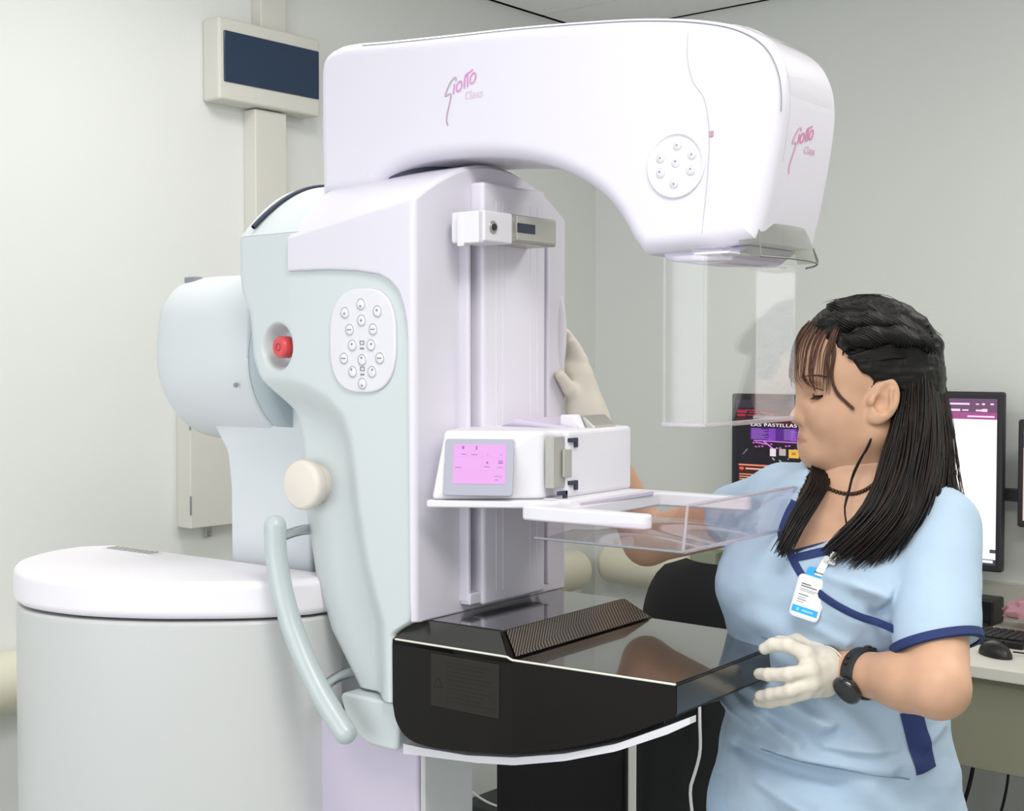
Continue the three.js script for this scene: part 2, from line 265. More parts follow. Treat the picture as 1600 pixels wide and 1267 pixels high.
{ // pearl front shell
  const LOW = [[-0.687, 1.636], [-0.6, 1.635], [-0.54, 1.631], [-0.495, 1.624], [-0.472, 1.613], [-0.456, 1.598], [-0.446, 1.577], [-0.439, 1.548], [-0.436, 1.51], [-0.4345, 1.1135]];
  const R = -0.4255, us = [], v0 = -0.007, base = (u) => 1.687 + 0.165 * (u + 0.687); for (let i = 0; i <= 60; i++) us.push(lerp(-0.687, -0.4345, (i / 60) ** 0.6)); for (let k = 1; k <= 6; k++) us.push(R - 0.009 * (1 - Math.sin(k / 6 * Math.PI / 2)));
  const NW = 110, sect = (u) => { // one cross section, near side up, over the arch, far side down
    const c = Math.max(0, (u - R + 0.009) / 0.009), v = v0 + 0.009 * (1 - Math.sqrt(Math.max(0, 1 - c * c))), yl = table(LOW, u), yb = base(u), top = 1.8 - 0.006 * c, out = [[v + 0.012, yl + 0.002], [v + 0.002, yl], [v, yl + 0.0025]];
    for (let i = 1; i <= 24; i++) out.push([v, lerp(yl + 0.0025, yb, i / 24)]);
    const K = NW / 2 - out.length + 1; for (let i = 1; i <= K; i++) { const q = lerp(v, BW / 2, i / K); out.push([q, yb + (top - yb) * (1 - ((BW / 2 - q) / (BW / 2 - v)) ** 2)]); }
    return [...out, ...out.slice(0, -1).map(([q, y]) => [BW - q, y]).reverse()];
  };
  const S = us.map(sect), n = S[0].length - 1, last = S[S.length - 1], first = S[0];
  const skin = grid(us.length - 1, n, (a, w) => { const i = Math.round(a * (us.length - 1)), [v, y] = S[i][Math.round(w * n)]; return [us[i], y, -v]; });
  const face = grid(1, n / 2, (a, w) => { const k = Math.round(w * n / 2), [v, y] = last[a < 0.5 ? k : n - k]; return [R, y, -v]; });
  const edge = grid(1, n, (a, w) => { const [v, y] = first[Math.round(w * n)]; return [-0.687, y - 0.012 * a * (v > 0 && v < BW ? 1 : 0), -lerp(v, v + (v < BW / 2 ? 0.012 : -0.012), a)]; });
  part('front_shell', merge([skin, face, edge]), M.pearl, 'pale lilac front shell wrapping over the side');
  // column slide with faint vertical ribs
  const pl = roundPoly([[0, 0.123], [0.028, 0.123], [0.028, 0.285], [0, 0.285]], 0.007).map(([x, v]) => [x - 0.428, v]);
  const slide = extrude(pl, 0.645, 0.006, 3, 0.5).rotateX(-Math.PI / 2).translate(0, 1.1225, 0);
  part('column_slide', slide, M.pearl, 'smooth lilac column along which the paddle moves');
  for (const v of [0.155, 0.172, 0.243, 0.262]) part('column_rib', rbox(0.004, 0.6, 0.003, 0.0012, -0.4013, 1.44, -v), M.pearl);
  for (const v of [0.1, 0.305]) part('column_lip', rbox(0.022, 0.555, 0.008, 0.003, -0.4195, 1.4075, -v), M.pearl, 'slim raised lip beside the slide');
  part('column_foot', rbox(0.02, 0.018, 0.03, 0.003, -0.416, 1.135, -0.112), M.pearl);
}
{ // side keypad, stop button, knob, grab handle
  const oval = []; for (let i = 0; i < 64; i++) { const a = i / 64 * Math.PI * 2, c = Math.cos(a), s = Math.sin(a), e = 2 / 2.7; oval.push([0.0675 * Math.sign(c) * Math.abs(c) ** e, 0.0785 * Math.sign(s) * Math.abs(s) ** e]); }
  const kp = part('keypad', extrude(oval, 0.006, 0.003, 3).translate(-0.532, 1.527, -0.001), M.white, 'white oval keypad with round buttons');
  const btn = (r) => new THREE.LatheGeometry([[0, 0.0022], [r * 0.74, 0.002], [r * 0.84, 0.0006], [r * 0.92, 0.0016], [r, 0.0012], [r, 0]].map(([x, y]) => new THREE.Vector2(x, y)), 20).rotateX(Math.PI / 2);
  const ringed = (g, r0, r1, m = 'z') => { const p = g.attributes.position, c = []; for (let i = 0; i < p.count; i++) { const r = Math.hypot(p.getX(i), p.getY(i)), k = r > r0 && r < r1 ? 0.42 : 0.8; c.push(k, k * 0.985, k * 1.02); } g.setAttribute('color', new THREE.Float32BufferAttribute(c, 3)); return g; };
  const bg = ringed(btn(0.0092), 0.0074, 0.0088), dotG = new THREE.CylinderGeometry(0.0018, 0.0018, 0.0008, 8).rotateX(Math.PI / 2), bm = std(0xffffff, 0.5, { vertexColors: true }), dm = std(0x8c8790, 0.6), barG = box(0.009, 0.0016, 0.0008);
  const spots = [[417, 242, 0, -2], [240, 330, 0, -1], [597, 325, 0, 1], [425, 420, 0, 0], [292, 520, 0, 0], [550, 520, 0, 0], [322, 692, 0, 1], [527, 692, 1, 1], [228, 838, 0, 0], [428, 855, 0, 2], [622, 835, 0, 0], [325, 985, -1, 2], [537, 985, 1, 2], [432, 1115, 0, -2]];
  const place = (X, Y) => [-0.532 + ((510 + X / 7.04) - 569.5) / 103 * 0.135, 1.527 - ((440 + Y / 7.04) - 531) / 163 * 0.156];
  spots.forEach(([X, Y, dx, dy], k) => {
    const [u, y] = place(X, Y), b = part('button', bg, bm, undefined, kp); b.position.set(u, y, 0.005);
    const sym = k === 4 || k === 5 || k === 8 || k === 10 ? barG : dotG, d = part('symbol', sym, dm, undefined, kp); d.position.set(u + dx * 0.0016, y + dy * 0.0016, 0.0074);
  });
  for (const [X, Y] of [[425, 692], [428, 980]]) { const [u, y] = place(X, Y); const g = merge([box(0.008, 0.0012, 0.001, 0, 0.006, 0), box(0.008, 0.0012, 0.001, 0, 0.001, 0), box(0.0012, 0.006, 0.001, -0.004, 0.0035, 0), box(0.0012, 0.006, 0.001, 0.004, 0.0035, 0), box(0.008, 0.0026, 0.001, 0, -0.005, 0)]); const d = part('symbol', g, dm, undefined, kp); d.position.set(u, y, 0.0052); }
  const stop = part('stop_button', merge([cyl(0.0175, 0.016, 0, 0.008, 0, 32), cyl(0.0175, 0.004, 0, 0.018, 0, 32, 0.0145), cyl(0.012, 0.02, 0, -0.008, 0)]).rotateX(Math.PI / 2).rotateY(-0.12).translate(-0.713, 1.518, -0.018), M.red, 'red emergency stop button in a round dish');
  part('arrow_mark', new THREE.TorusGeometry(0.0055, 0.0008, 6, 20).rotateY(-0.12).translate(-0.7155, 1.518, 0.0022), std(0xb52a33, 0.5), undefined, stop);
  const knobAt = [-0.672, 1.301];
  part('round_knob', new THREE.LatheGeometry([[0, 0.03], [0.033, 0.029], [0.039, 0.024], [0.04, 0.018], [0.037, 0.004], [0.03, 0], [0.03, -0.03]].map(([x, y]) => new THREE.Vector2(x, y)), 48).rotateX(Math.PI / 2).translate(knobAt[0], knobAt[1], -0.028), M.cream, 'cream round adjusting knob');
  part('grab_handle', merge([tube([[-0.684, 1.24, 0.04], [-0.683, 1.202, 0.04], [-0.673, 1.153, 0.04], [-0.656, 1.105, 0.04], [-0.632, 1.058, 0.04], [-0.595, 1.004, 0.04], [-0.561, 0.966, 0.04], [-0.535, 0.941, 0.04]], 0.0172, 60, 20), new THREE.SphereGeometry(0.0172, 20, 14).translate(-0.684, 1.24, 0.04), new THREE.SphereGeometry(0.0172, 20, 14).translate(-0.535, 0.941, 0.04)]), M.handle, 'curved pale grey grab handle on two chrome pins');
  for (const [u, y, hu, hy] of [[-0.704, 1.224, -0.681, 1.222], [-0.612, 1.003, -0.59, 1.0]]) part('handle_pin', merge([tube([[u, y, -0.075], [u, y, -0.03], [hu, hy, 0.036]], 0.0085, 8, 16)]), M.chrome, 'chrome pin');
}
// ---------- tube arm and head ----------
const armOutline = smoothPoly([[-0.694, 2.0], [-0.668, 2.005], [-0.571, 1.999], [-0.442, 1.991], [-0.321, 1.984], [-0.209, 1.975], [-0.105, 1.964], [-0.016, 1.948], [0.04, 1.93], [0.077, 1.905], [0.096, 1.872], [0.1015, 1.835], [0.098, 1.792], [0.084, 1.715], [0.072, 1.665]], 5, false)
  .concat([[0.068, 1.6505], [0.03, 1.648], [-0.005, 1.6455], [-0.05, 1.6435], [-0.102, 1.6415]])
  .concat(smoothPoly([[-0.122, 1.664], [-0.143, 1.698], [-0.166, 1.723], [-0.192, 1.743], [-0.231, 1.764], [-0.275, 1.78], [-0.333, 1.793], [-0.417, 1.802], [-0.493, 1.803], [-0.539, 1.797], [-0.572, 1.785], [-0.6, 1.768]], 5, false))
  .concat([[-0.717, 1.763], [-0.7195, 1.875], [-0.719, 1.965], [-0.7145, 1.984], [-0.706, 1.994]]);
{
  part('tube_arm', vz(extrude(armOutline, 0.19, 0.024, 7, 0.9), 0.28), M.pearl, 'long white tube arm curving down to the head');
  part('arm_pivot', cyl(0.085, 0.05, -0.585, 1.778, -0.19, 40), M.darkSeam, 'dark pivot under the arm');
  // seams
  const topSeam = armOutline.slice(8, 62).map(([u, y]) => V3(u, y - 0.0064, -0.0966));
  part('top_seam', tube(topSeam, 0.0008, 80, 5), M.seam);
  part('side_seam', tube([[-0.03, 1.93, -0.0905], [-0.031, 1.9, -0.0896], [-0.022, 1.865, -0.0896], [-0.006, 1.842, -0.0896], [0.002, 1.8, -0.0896], [0.0, 1.74, -0.0896], [-0.008, 1.665, -0.0905]], 0.0009, 60, 5), std(0xc9c2cf, 0.5));
  const frontSeam = []; for (const [u, y] of armOutline.slice(48, 68)) frontSeam.push(V3(u - 0.0005, y, -0.122)); part('front_seam', tube(frontSeam, 0.0009, 50, 5), std(0xbdb8c2, 0.5));
  part('indicator', rbox(0.0065, 0.008, 0.002, 0.0008, 0.0055, 1.7935, -0.0895), std(0xb9919f, 0.4), 'small pinkish square light');
  // control disc on the head
  const dish = new THREE.LatheGeometry([[0.0445, 0.0], [0.0445, 0.0024], [0.0425, 0.0045], [0.040, 0.0032], [0.0385, 0.001], [0.036, 0.002], [0.0, 0.003]].map(([x, y]) => new THREE.Vector2(x, y)), 56).rotateX(Math.PI / 2).translate(-0.0475, 1.7575, -0.0905);
  const kd = part('head_keypad', dish, M.white, 'round white keypad on the head');
  const bg = new THREE.LatheGeometry([[0, 0.002], [0.005, 0.0019], [0.0057, 0.0006], [0.0062, 0.0014], [0.0068, 0.001], [0.0068, 0]].map(([x, y]) => new THREE.Vector2(x, y)), 18).rotateX(Math.PI / 2), bm = std(0xd9d6dd, 0.5), dm = std(0x8c8790, 0.6), dg = new THREE.CylinderGeometry(0.0014, 0.0014, 0.0008, 8).rotateX(Math.PI / 2);
  for (const [X, Y, dx, dy] of [[300, 245, 0, 0], [187, 328, 0, 0], [397, 325, 0, 0], [290, 375, 0, 1.5], [188, 440, -0.6, 1.2], [388, 440, 0.6, 1.2], [280, 525, 0, -1]]) {
    const u = -0.0475 + (X - 287) / 195 * 0.0445 , y = 1.7575 - (Y - 390) / 250 * 0.0445, b = part('button', bg, bm, undefined, kd); b.position.set(u, y, -0.0882);
    const d = part('symbol', dg, dm, undefined, kd); d.position.set(u + dx * 0.001, y + dy * 0.0012, -0.0862);
  }
  // brush lettering, printed
  const script = (x, w, h, light) => { // drawn in the 1408 x 1267 frame of the print
    x.clearRect(0, 0, w, h); x.lineCap = x.lineJoin = 'round'; const s = w / 1408; x.scale(s, s);
    const line = (p, c, k) => { x.strokeStyle = c; x.lineWidth = k; x.beginPath(); x.moveTo(p[0][0], p[0][1]); for (let i = 1; i < p.length - 1; i++) x.quadraticCurveTo(p[i][0], p[i][1], (p[i][0] + p[i + 1][0]) / 2, (p[i][1] + p[i + 1][1]) / 2); x.lineTo(...p[p.length - 1]); x.stroke(); };
    const A = light ? '#dba3c4' : '#b9a3b9', B = light ? '#e07fb4' : '#d48fc4';
    line([[520, 320], [525, 255], [455, 265], [330, 400], [240, 580], [250, 600], [350, 560], [395, 575], [385, 640], [340, 800], [285, 960], [270, 1090], [310, 1165]], A, 34);
    line([[480, 390], [465, 480], [452, 570]], B, 34);
    const ring = (cx, cy, rx, ry) => { x.strokeStyle = B; x.lineWidth = 34; x.save(); x.translate(cx, cy); x.rotate(0.45); x.beginPath(); x.ellipse(0, 0, rx, ry, 0, 0, 7); x.stroke(); x.restore(); };
    ring(600, 445, 62, 100); ring(945, 330, 62, 105);
    line([[735, 490], [735, 330], [765, 235], [860, 205], [940, 165]], B, 34); line([[815, 470], [808, 330], [815, 260]], B, 34);
    x.fillStyle = light ? '#e3a9cb' : '#ddc6da'; x.font = 'italic 190px serif'; x.fillText('Class', 730, 715);
  };
  const logoM = (t) => std(0xffffff, 0.5, { map: t, transparent: true });
  part('lettering', new THREE.PlaneGeometry(0.107, 0.0965).translate(-0.412, 1.892, -0.0893), logoM(canvasTex(704, 633, (x, w, h) => script(x, w, h, false))), 'pink brush lettering on the arm');
  const uAt = (y) => { let best = 0; for (let i = 1; i < armOutline.length; i++) { const [a, b] = [armOutline[i - 1], armOutline[i]]; if (a[0] > 0.03 && b[0] > 0.03 && (a[1] - y) * (b[1] - y) <= 0) best = lerp(a[0], b[0], (y - a[1]) / (b[1] - a[1] || 1)); } return best; };
  part('lettering', grid(2, 8, (s, t) => { const y = lerp(1.735, 1.818, t), v = lerp(0.122, 0.226, s); return [uAt(y) + 0.0008, y, -v]; }), logoM(canvasTex(704, 633, (x, w, h) => script(x, w, h, true))), 'pink brush lettering on the head front');
  // collimator under the head
  part('collimator', merge([vz(extrude(roundPoly([[-0.085, 1.648], [-0.075, 1.632], [0.02, 1.628], [0.05, 1.648]], 0.006), 0.15, 0.006), 0.262)]), M.lilac, 'flat collimator plate under the head');
  part('light_window', rbox(0.05, 0.003, 0.06, 0.001, 0.02, 1.636, -0.094), M.white);
  // clear cap at the lower front of the head
  const visor = (s, t) => { const b = lerp(-1, 1, s); return [0.066 + 0.014 * (1 - b * b) + 0.01 * t, 1.676 - 0.041 * t - 0.004 * t * t, -(0.18 + b * lerp(0.075, 0.086, t))]; }, rimG = std(0x77756f, 0.4);
  part('clear_visor', merge([grid(20, 8, visor), grid(2, 8, (s, t) => { const p = visor(0, t); return [p[0] - 0.03 * s, p[1], p[2]]; }), grid(2, 8, (s, t) => { const p = visor(1, t); return [p[0] - 0.03 * s, p[1], p[2]]; })]), phy(0xd3d6cf, 0.08, { transmission: 0.9, thickness: 0, ior: 1.45, side: THREE.DoubleSide }), 'clear curved plastic visor at the head');
  const low = [], near = []; for (let i = 0; i <= 20; i++) { low.push(V3(...visor(i / 20, 1))); near.push(V3(...visor(0, i / 20))); }
  part('visor_rim', tube(low, 0.0012, 40, 6), rimG); part('visor_rim', tube(near, 0.0011, 20, 6), rimG); part('visor_hook', tube([visor(1, 0.55), visor(1, 1), [0.066, 1.624, -0.25]], 0.0013, 16, 6), rimG);
  // thin clear strap over the top of the head
  part('clear_strap', grid(30, 4, (s, t) => { const k = Math.round(lerp(40, 60, s)), [u, y] = armOutline[k]; return [u + (k > 58 ? 0.003 : 0), y + 0.006 * Math.sin(Math.PI * s), -lerp(0.115, 0.255, t)]; }), M.clear, 'clear plastic strap over the head');
}
{ // face shield hanging from the head
  const t = 0.004;
  part('face_shield', merge([rbox(t, 0.218, 0.258, 0.0015, 0.035, 1.523, -0.15), rbox(0.06, 0.218, t, 0.0015, 0.005, 1.523, -0.021), rbox(0.06, 0.218, t, 0.0015, 0.005, 1.523, -0.279)]), M.clear, 'clear plastic face shield hanging below the head');
  part('shield_edge', merge([rbox(0.007, 0.006, 0.262, 0.002, 0.035, 1.415, -0.15), rbox(0.064, 0.006, 0.006, 0.002, 0.005, 1.415, -0.021), rbox(0.064, 0.006, 0.006, 0.002, 0.005, 1.415, -0.279)]), M.clearEdge);
  part('shield_edge', merge([rbox(0.005, 0.215, 0.005, 0.002, 0.036, 1.523, -0.0225), rbox(0.005, 0.215, 0.005, 0.002, 0.036, 1.523, -0.2785), rbox(0.004, 0.215, 0.004, 0.002, -0.024, 1.523, -0.021)]), M.clear);
  for (const z of [-0.07, -0.23]) part('shield_bracket', rbox(0.05, 0.02, 0.03, 0.004, 0.018, 1.634, z), M.clear);
}
{ // thickness display across the column
  const d = part('column_display', rbox(0.06, 0.042, 0.118, 0.003, -0.375, 1.694, -0.178), M.steel, 'steel display bar across the column');
  part('display_bracket', merge([rbox(0.03, 0.046, 0.014, 0.002, -0.3615, 1.69, -0.05), rbox(0.012, 0.05, 0.016, 0.002, -0.38, 1.688, -0.05), rbox(0.04, 0.03, 0.01, 0.002, -0.4, 1.69, -0.075)]), M.white, 'pale bracket at the end of the bar');
  part('key_block', rbox(0.062, 0.045, 0.068, 0.003, -0.374, 1.692, -0.0865), M.white, 'white block with a key switch');
  part('key_switch', merge([new THREE.TorusGeometry(0.0085, 0.0014, 8, 24).rotateY(Math.PI / 2).translate(-0.343, 1.691, -0.073), new THREE.TorusGeometry(0.0062, 0.0012, 8, 24).rotateY(Math.PI / 2).translate(-0.342, 1.691, -0.073), cyl(0.009, 0.002, 0, 0, 0, 24).rotateZ(Math.PI / 2).translate(-0.3425, 1.691, -0.073)]), M.steel, 'round key switch');
  part('key_slot', cyl(0.0046, 0.003, 0, 0, 0, 18).rotateZ(Math.PI / 2).translate(-0.3405, 1.691, -0.073), M.monitor);
  part('display_panel', rbox(0.004, 0.036, 0.1, 0.001, -0.344, 1.6945, -0.181), M.panelGrey, 'grey front plate', d);
  part('display_window', rbox(0.002, 0.014, 0.044, 0.0006, -0.3417, 1.695, -0.153), std(0x101a38, 0.15), 'small dark blue window', d);
  part('far_keypad', new THREE.SphereGeometry(1, 32, 24).scale(0.034, 0.1, 0.018).translate(-0.452, 1.542, -0.367), M.white, 'oval keypad on the far side of the column');
}
{ // paddle carriage with its touch screen
  // plan (u, v); near face slanted in plan
  const body = extrude(roundPoly([[-0.428, 0.1], [-0.386, 0.013], [-0.262, 0.085], [-0.262, 0.115], [-0.24, 0.115], [-0.24, 0.29], [-0.27, 0.305], [-0.43, 0.37]], 0.008).map(([u, v]) => [u, v]), 0.098, 0.006, 3, 0.5).rotateX(-Math.PI / 2).translate(0, 1.298, 0);
  // lean the near face: the foot of the carriage stands a little wider than its top
  { const p = body.attributes.position; for (let i = 0; i < p.count; i++) { const k = (1.396 - p.getY(i)) / 0.098, u = p.getX(i); if (p.getZ(i) > -0.095 && u < -0.255) p.setZ(i, p.getZ(i) + 0.03 * k * sm(-0.255, -0.33, u)); } }
  const g0 = flat(body);
  const car = part('paddle_carriage', g0, M.white, 'white paddle carriage on the column');
  part('carriage_base', extrude(roundPoly([[-0.428, 0.1], [-0.392, -0.022], [-0.262, 0.058], [-0.235, 0.075], [-0.235, 0.295], [-0.44, 0.372]], 0.006), 0.011, 0.003, 2, 0.5).rotateX(-Math.PI / 2).translate(0, 1.2865, 0), M.white);
  part('carriage_top', merge([vz(extrude(roundPoly([[-0.4, 1.395], [-0.37, 1.408], [-0.29, 1.4], [-0.26, 1.391]], 0.004), 0.13, 0.004), 0.29)]), M.lilac);
  // touch screen on the slanted near face
  const ang = Math.atan2(0.073, 0.124), tilt = 0.295, scr = new THREE.Group(); scr.name = 'touch_screen'; scr.userData.label = 'grey touch screen glowing pink'; mach.add(scr);
  scr.position.set(-0.3325, 1.3435, -0.0265); scr.rotation.order = 'YXZ'; scr.rotation.y = ang; scr.rotation.x = -tilt;
  mesh('screen_frame', extrude(roundPoly([[-0.05, -0.0415], [0.05, -0.0415], [0.05, 0.0415], [-0.05, 0.0415]], 0.005), 0.004, 0.001, 2), M.bezelGrey, scr);
  const ui = canvasTex(512, 400, (x, w, h) => {
    x.fillStyle = '#f3b4f6'; x.fillRect(0, 0, w, h); x.fillStyle = '#b06ab8';
    const q = (X, Y, W, H) => x.fillRect((X - 280) / 350 * w, (Y - 280) / 275 * h, W / 350 * w, H / 275 * h);
    for (const [X, Y, W, H] of [[335, 292, 14, 22], [427, 292, 10, 26], [332, 348, 30, 5], [398, 350, 44, 5], [500, 400, 12, 16], [486, 434, 38, 5], [580, 392, 30, 6], [580, 404, 30, 10], [576, 438, 34, 4], [294, 440, 38, 5], [556, 500, 36, 4], [560, 524, 24, 5], [592, 506, 16, 4], [500, 350, 14, 3], [590, 352, 16, 3]]) q(X, Y, W, H);
    x.fillStyle = '#e79cee'; q(280, 368, 350, 2); q(280, 462, 350, 2); q(470, 330, 2, 130);
  });
  mesh('screen', new THREE.PlaneGeometry(0.076, 0.058).translate(0.001, 0.0045, 0.0046), std(0x201020, 0.3, { emissiveMap: ui, emissive: 0xffffff, emissiveIntensity: 0.95 }), scr);
  // latch plate and hooks at the corner, clip on top
  part('latch_plate', merge([rbox(0.012, 0.074, 0.003, 0.001, -0.2525, 1.351, -0.0865), rbox(0.004, 0.074, 0.028, 0.001, -0.246, 1.351, -0.1), rbox(0.004, 0.04, 0.02, 0.001, -0.2405, 1.349, -0.115)]), M.panelGrey, 'grey latch plate');
  const hook = merge([rbox(0.006, 0.006, 0.02, 0.001, -0.2385, 0.004, 0), rbox(0.006, 0.014, 0.006, 0.001, -0.2385, 0, -0.007)]);
  for (const [y, z] of [[1.378, -0.127], [1.316, -0.127], [1.303, -0.1]]) { const m = part('hook', hook, M.darkSeam, 'dark blue hook'); m.position.set(0, y, z); }
  part('clip', merge([vz(extrude(roundPoly([[-0.3, 1.394], [-0.3, 1.412], [-0.27, 1.414], [-0.25, 1.398], [-0.25, 1.392]], 0.003), 0.062, 0.003), 0.262)]), M.steel, 'steel clip on the carriage');
  part('clip_cheek', vz(extrude(roundPoly([[-0.302, 1.391], [-0.302, 1.415], [-0.275, 1.416], [-0.262, 1.391]], 0.004), 0.016, 0.003), 0.2), M.white);
}
{ // compression paddle: white fork and clear tray
  const fork = roundPoly([[-0.265, 0.036], [-0.235, 0.034], [-0.075, 0.036], [-0.06, 0.042], [-0.06, 0.056], [-0.195, 0.06], [-0.2, 0.31], [-0.06, 0.322], [-0.055, 0.336], [-0.07, 0.342], [-0.265, 0.34]], 0.008);
  part('paddle_fork', extrude(fork, 0.021, 0.004, 3, 0.5).rotateX(-Math.PI / 2).translate(0, 1.2725, 0), M.white, 'white U-shaped fork holding the clear tray');
  part('fork_arm', merge([rbox(0.05, 0.03, 0.2, 0.004, -0.245, 1.284, -0.19)]), M.white);
  part('fork_strip', rbox(0.003, 0.006, 0.2, 0.001, -0.1985, 1.2945, -0.185), M.lilac);
  // tray: gently dished clear plastic with a high front wall
  const W0 = 0.03, W1 = 0.352, wob = (u, v) => 0.004 * Math.sin(v * 34 + u * 12) * Math.sin(Math.PI * (v - W0) / (W1 - W0));
  const floor_ = grid(24, 30, (s, t) => { const u = lerp(-0.235, 0.0, s), v = lerp(W0, W1, t); return [u, 1.25 + wob(u, v) + 0.006 * Math.sin(Math.PI * s) * Math.sin(Math.PI * t), -v]; });
  const front = grid(10, 30, (s, t) => { const v = lerp(W0, W1, t), y = lerp(1.25, 1.311, s); return [0.0 + 0.006 * s + 0.003 * Math.sin(v * 30) * s * (1 - s) * 4, y, -v]; });
  const nearW = grid(24, 6, (s, t) => { const u = lerp(-0.235, 0.003, s), top = lerp(1.274, 1.282, sm(0, 0.85, s)) + 0.03 * sm(0.85, 1, s); return [u, lerp(1.25, top, t), -(W0 + 0.002 * t)]; });
  const farW = grid(24, 6, (s, t) => { const u = lerp(-0.235, 0.003, s), top = lerp(1.274, 1.284, sm(0, 0.8, s)) + 0.028 * sm(0.75, 1, s); return [u, lerp(1.25, top, t), -(W1 - 0.002 * t)]; });
  const back = grid(4, 20, (s, t) => [-0.235, lerp(1.25, 1.274, s), -lerp(W0, W1, t)]);
  part('clear_tray', merge([floor_, front, nearW, farW, back]), M.clearGrey, 'clear plastic compression tray with a raised front');
  part('tray_rim', tube([[0.006, 1.311, -W0 - 0.002], [0.006, 1.311, -W1 + 0.002]], 0.0022, 20, 6), M.clearEdge);
  part('tray_rim', tube([[0, 1.25, -W0], [0, 1.25, -W1]], 0.0026, 20, 6), M.clearEdge);
  part('tray_rim', tube([[0.006, 1.311, -W1 + 0.002], [0.003, 1.28, -W1 + 0.001], [0, 1.25, -W1]], 0.003, 12, 6), M.clearEdge);
  part('tray_rim', tube([[0.006, 1.311, -W0 - 0.001], [0, 1.25, -W0]], 0.0022, 12, 6), M.clearEdge);
  part('tray_foot', tube([[-0.236, 1.25, -W0 + 0.001], [-0.12, 1.25, -W0 + 0.001], [0, 1.25, -W0]], 0.0018, 20, 6), M.seam, 'dark lower edge of the tray');
  part('tray_rib', tube([[-0.05, 1.256, -0.31], [-0.02, 1.257, -0.335], [0.0, 1.258, -0.349]], 0.0015, 12, 6), M.clearEdge);
}
{ // breast table: black carbon body, raised rear platform with a ribbed slope, pale tray below
  const bottom = [[0.0, 1.04], [-0.085, 1.0], [-0.167, 0.972], [-0.253, 0.9505], [-0.345, 0.938], [-0.43, 0.9345], [-0.455, 0.944], [-0.47, 0.962], [-0.476, 0.985]];
  const bl = smoothPoly(bottom, 4, false), front = [[0, 1.081], ...bl.filter((p) => p[0] > -0.253), [-0.253, 0.9505], [-0.253, 1.081]], rear = [[-0.253, 1.081], [-0.253, 0.9505], ...bl.filter((p) => p[0] < -0.2535), [-0.4765, 1.076], [-0.472, 1.081]];
  const fb = vz(extrude(front, 0.376, 0, 1, 0.35), 0.376);
  { const p = fb.attributes.position; for (let i = 0; i < p.count; i++) { const k = Math.max(0, p.getX(i) + 0.253) / 0.253, v = -p.getZ(i); p.setZ(i, -lerp(v, 0.188 + (v - 0.188) * 0.93, k)); } }
  part('table_body', merge([flat(fb), flat(vz(extrude(rear, 0.376, 0, 1, 0.35), 0.376))]), M.carbon, 'black carbon side of the breast table');
  const C = (u, y, v) => V3(u, y, -v), pts = [];
  for (const [u, v] of [[-0.476, 0.0], [-0.253, 0.0], [-0.253, 0.376], [-0.476, 0.376]]) { pts.push(C(u, 1.076, v), C(u, 1.0825, v)); }
  for (const [u, v] of [[-0.447, 0.022], [-0.288, 0.026], [-0.288, 0.35], [-0.447, 0.354]]) pts.push(C(u, 1.1125, v));
  const plat = toCreasedNormals(new ConvexGeometry(pts), 0.1);
  part('rear_platform', plat, M.carbon, 'raised black platform behind the table top');
  // glossy covers
  const topPoly = [[-0.256, 0.003], [-0.004, 0.0165], [-0.004, 0.36], [-0.256, 0.373]];
  part('table_top', extrude(roundPoly(topPoly, 0.004), 0.002, 0.0008, 1).rotateX(-Math.PI / 2).translate(0, 1.0805, 0), M.carbonTop, 'glossy black table top');
  part('platform_top', extrude(roundPoly([[-0.445, 0.026], [-0.291, 0.03], [-0.291, 0.347], [-0.445, 0.35]], 0.004), 0.0015, 0.0006, 1).rotateX(-Math.PI / 2).translate(0, 1.112, 0), M.carbonTop, 'glossy black platform top');
  // slope with woven diagonal ribs: each rib is a thin bar
  const weave = canvasTex(256, 256, (x) => { x.fillStyle = '#15130f'; x.fillRect(0, 0, 256, 256); x.strokeStyle = '#75695a'; x.lineWidth = 10; for (let i = -512; i < 512; i += 32) { x.beginPath(); x.moveTo(i, 256); x.lineTo(i + 192, 0); x.stroke(); } });
  weave.wrapS = weave.wrapT = THREE.RepeatWrapping; weave.repeat.set(6, 1);
  part('ribbed_slope', grid(1, 1, (s, t) => [lerp(-0.2525, -0.287, t), lerp(1.0835, 1.1127, t) + 0.0015, -lerp(lerp(0.008, 0.03, t), lerp(0.368, 0.346, t), s)]), phy(0xffffff, 0.4, { map: weave, clearcoat: 0.6, clearcoatRoughness: 0.15 }), 'woven carbon slope with diagonal stripes');
  const fineW = canvasTex(128, 128, (x) => { x.fillStyle = '#141310'; x.fillRect(0, 0, 128, 128); x.fillStyle = '#25231f'; for (let i = 0; i < 128; i += 16) for (let j = 0; j < 128; j += 16) if ((i + j) / 16 % 2) x.fillRect(i, j, 16, 16); });
  fineW.wrapS = fineW.wrapT = THREE.RepeatWrapping; fineW.repeat.set(22, 3);
  part('side_bevel', grid(1, 1, (s, t) => [lerp(lerp(-0.472, -0.262, s), lerp(-0.446, -0.291, s), t), lerp(1.0835, 1.1125, t) + 0.0005, -lerp(0.0015, 0.0225, t) + 0.0008]), phy(0xffffff, 0.3, { map: fineW, clearcoat: 1, clearcoatRoughness: 0.15 }), 'woven carbon bevel on the near side');
  const glintTube = (a, b, w = 0.0016) => tube([a, [lerp(a[0], b[0], 0.5), lerp(a[1], b[1], 0.5), lerp(a[2], b[2], 0.5)], b], w, 6, 6);
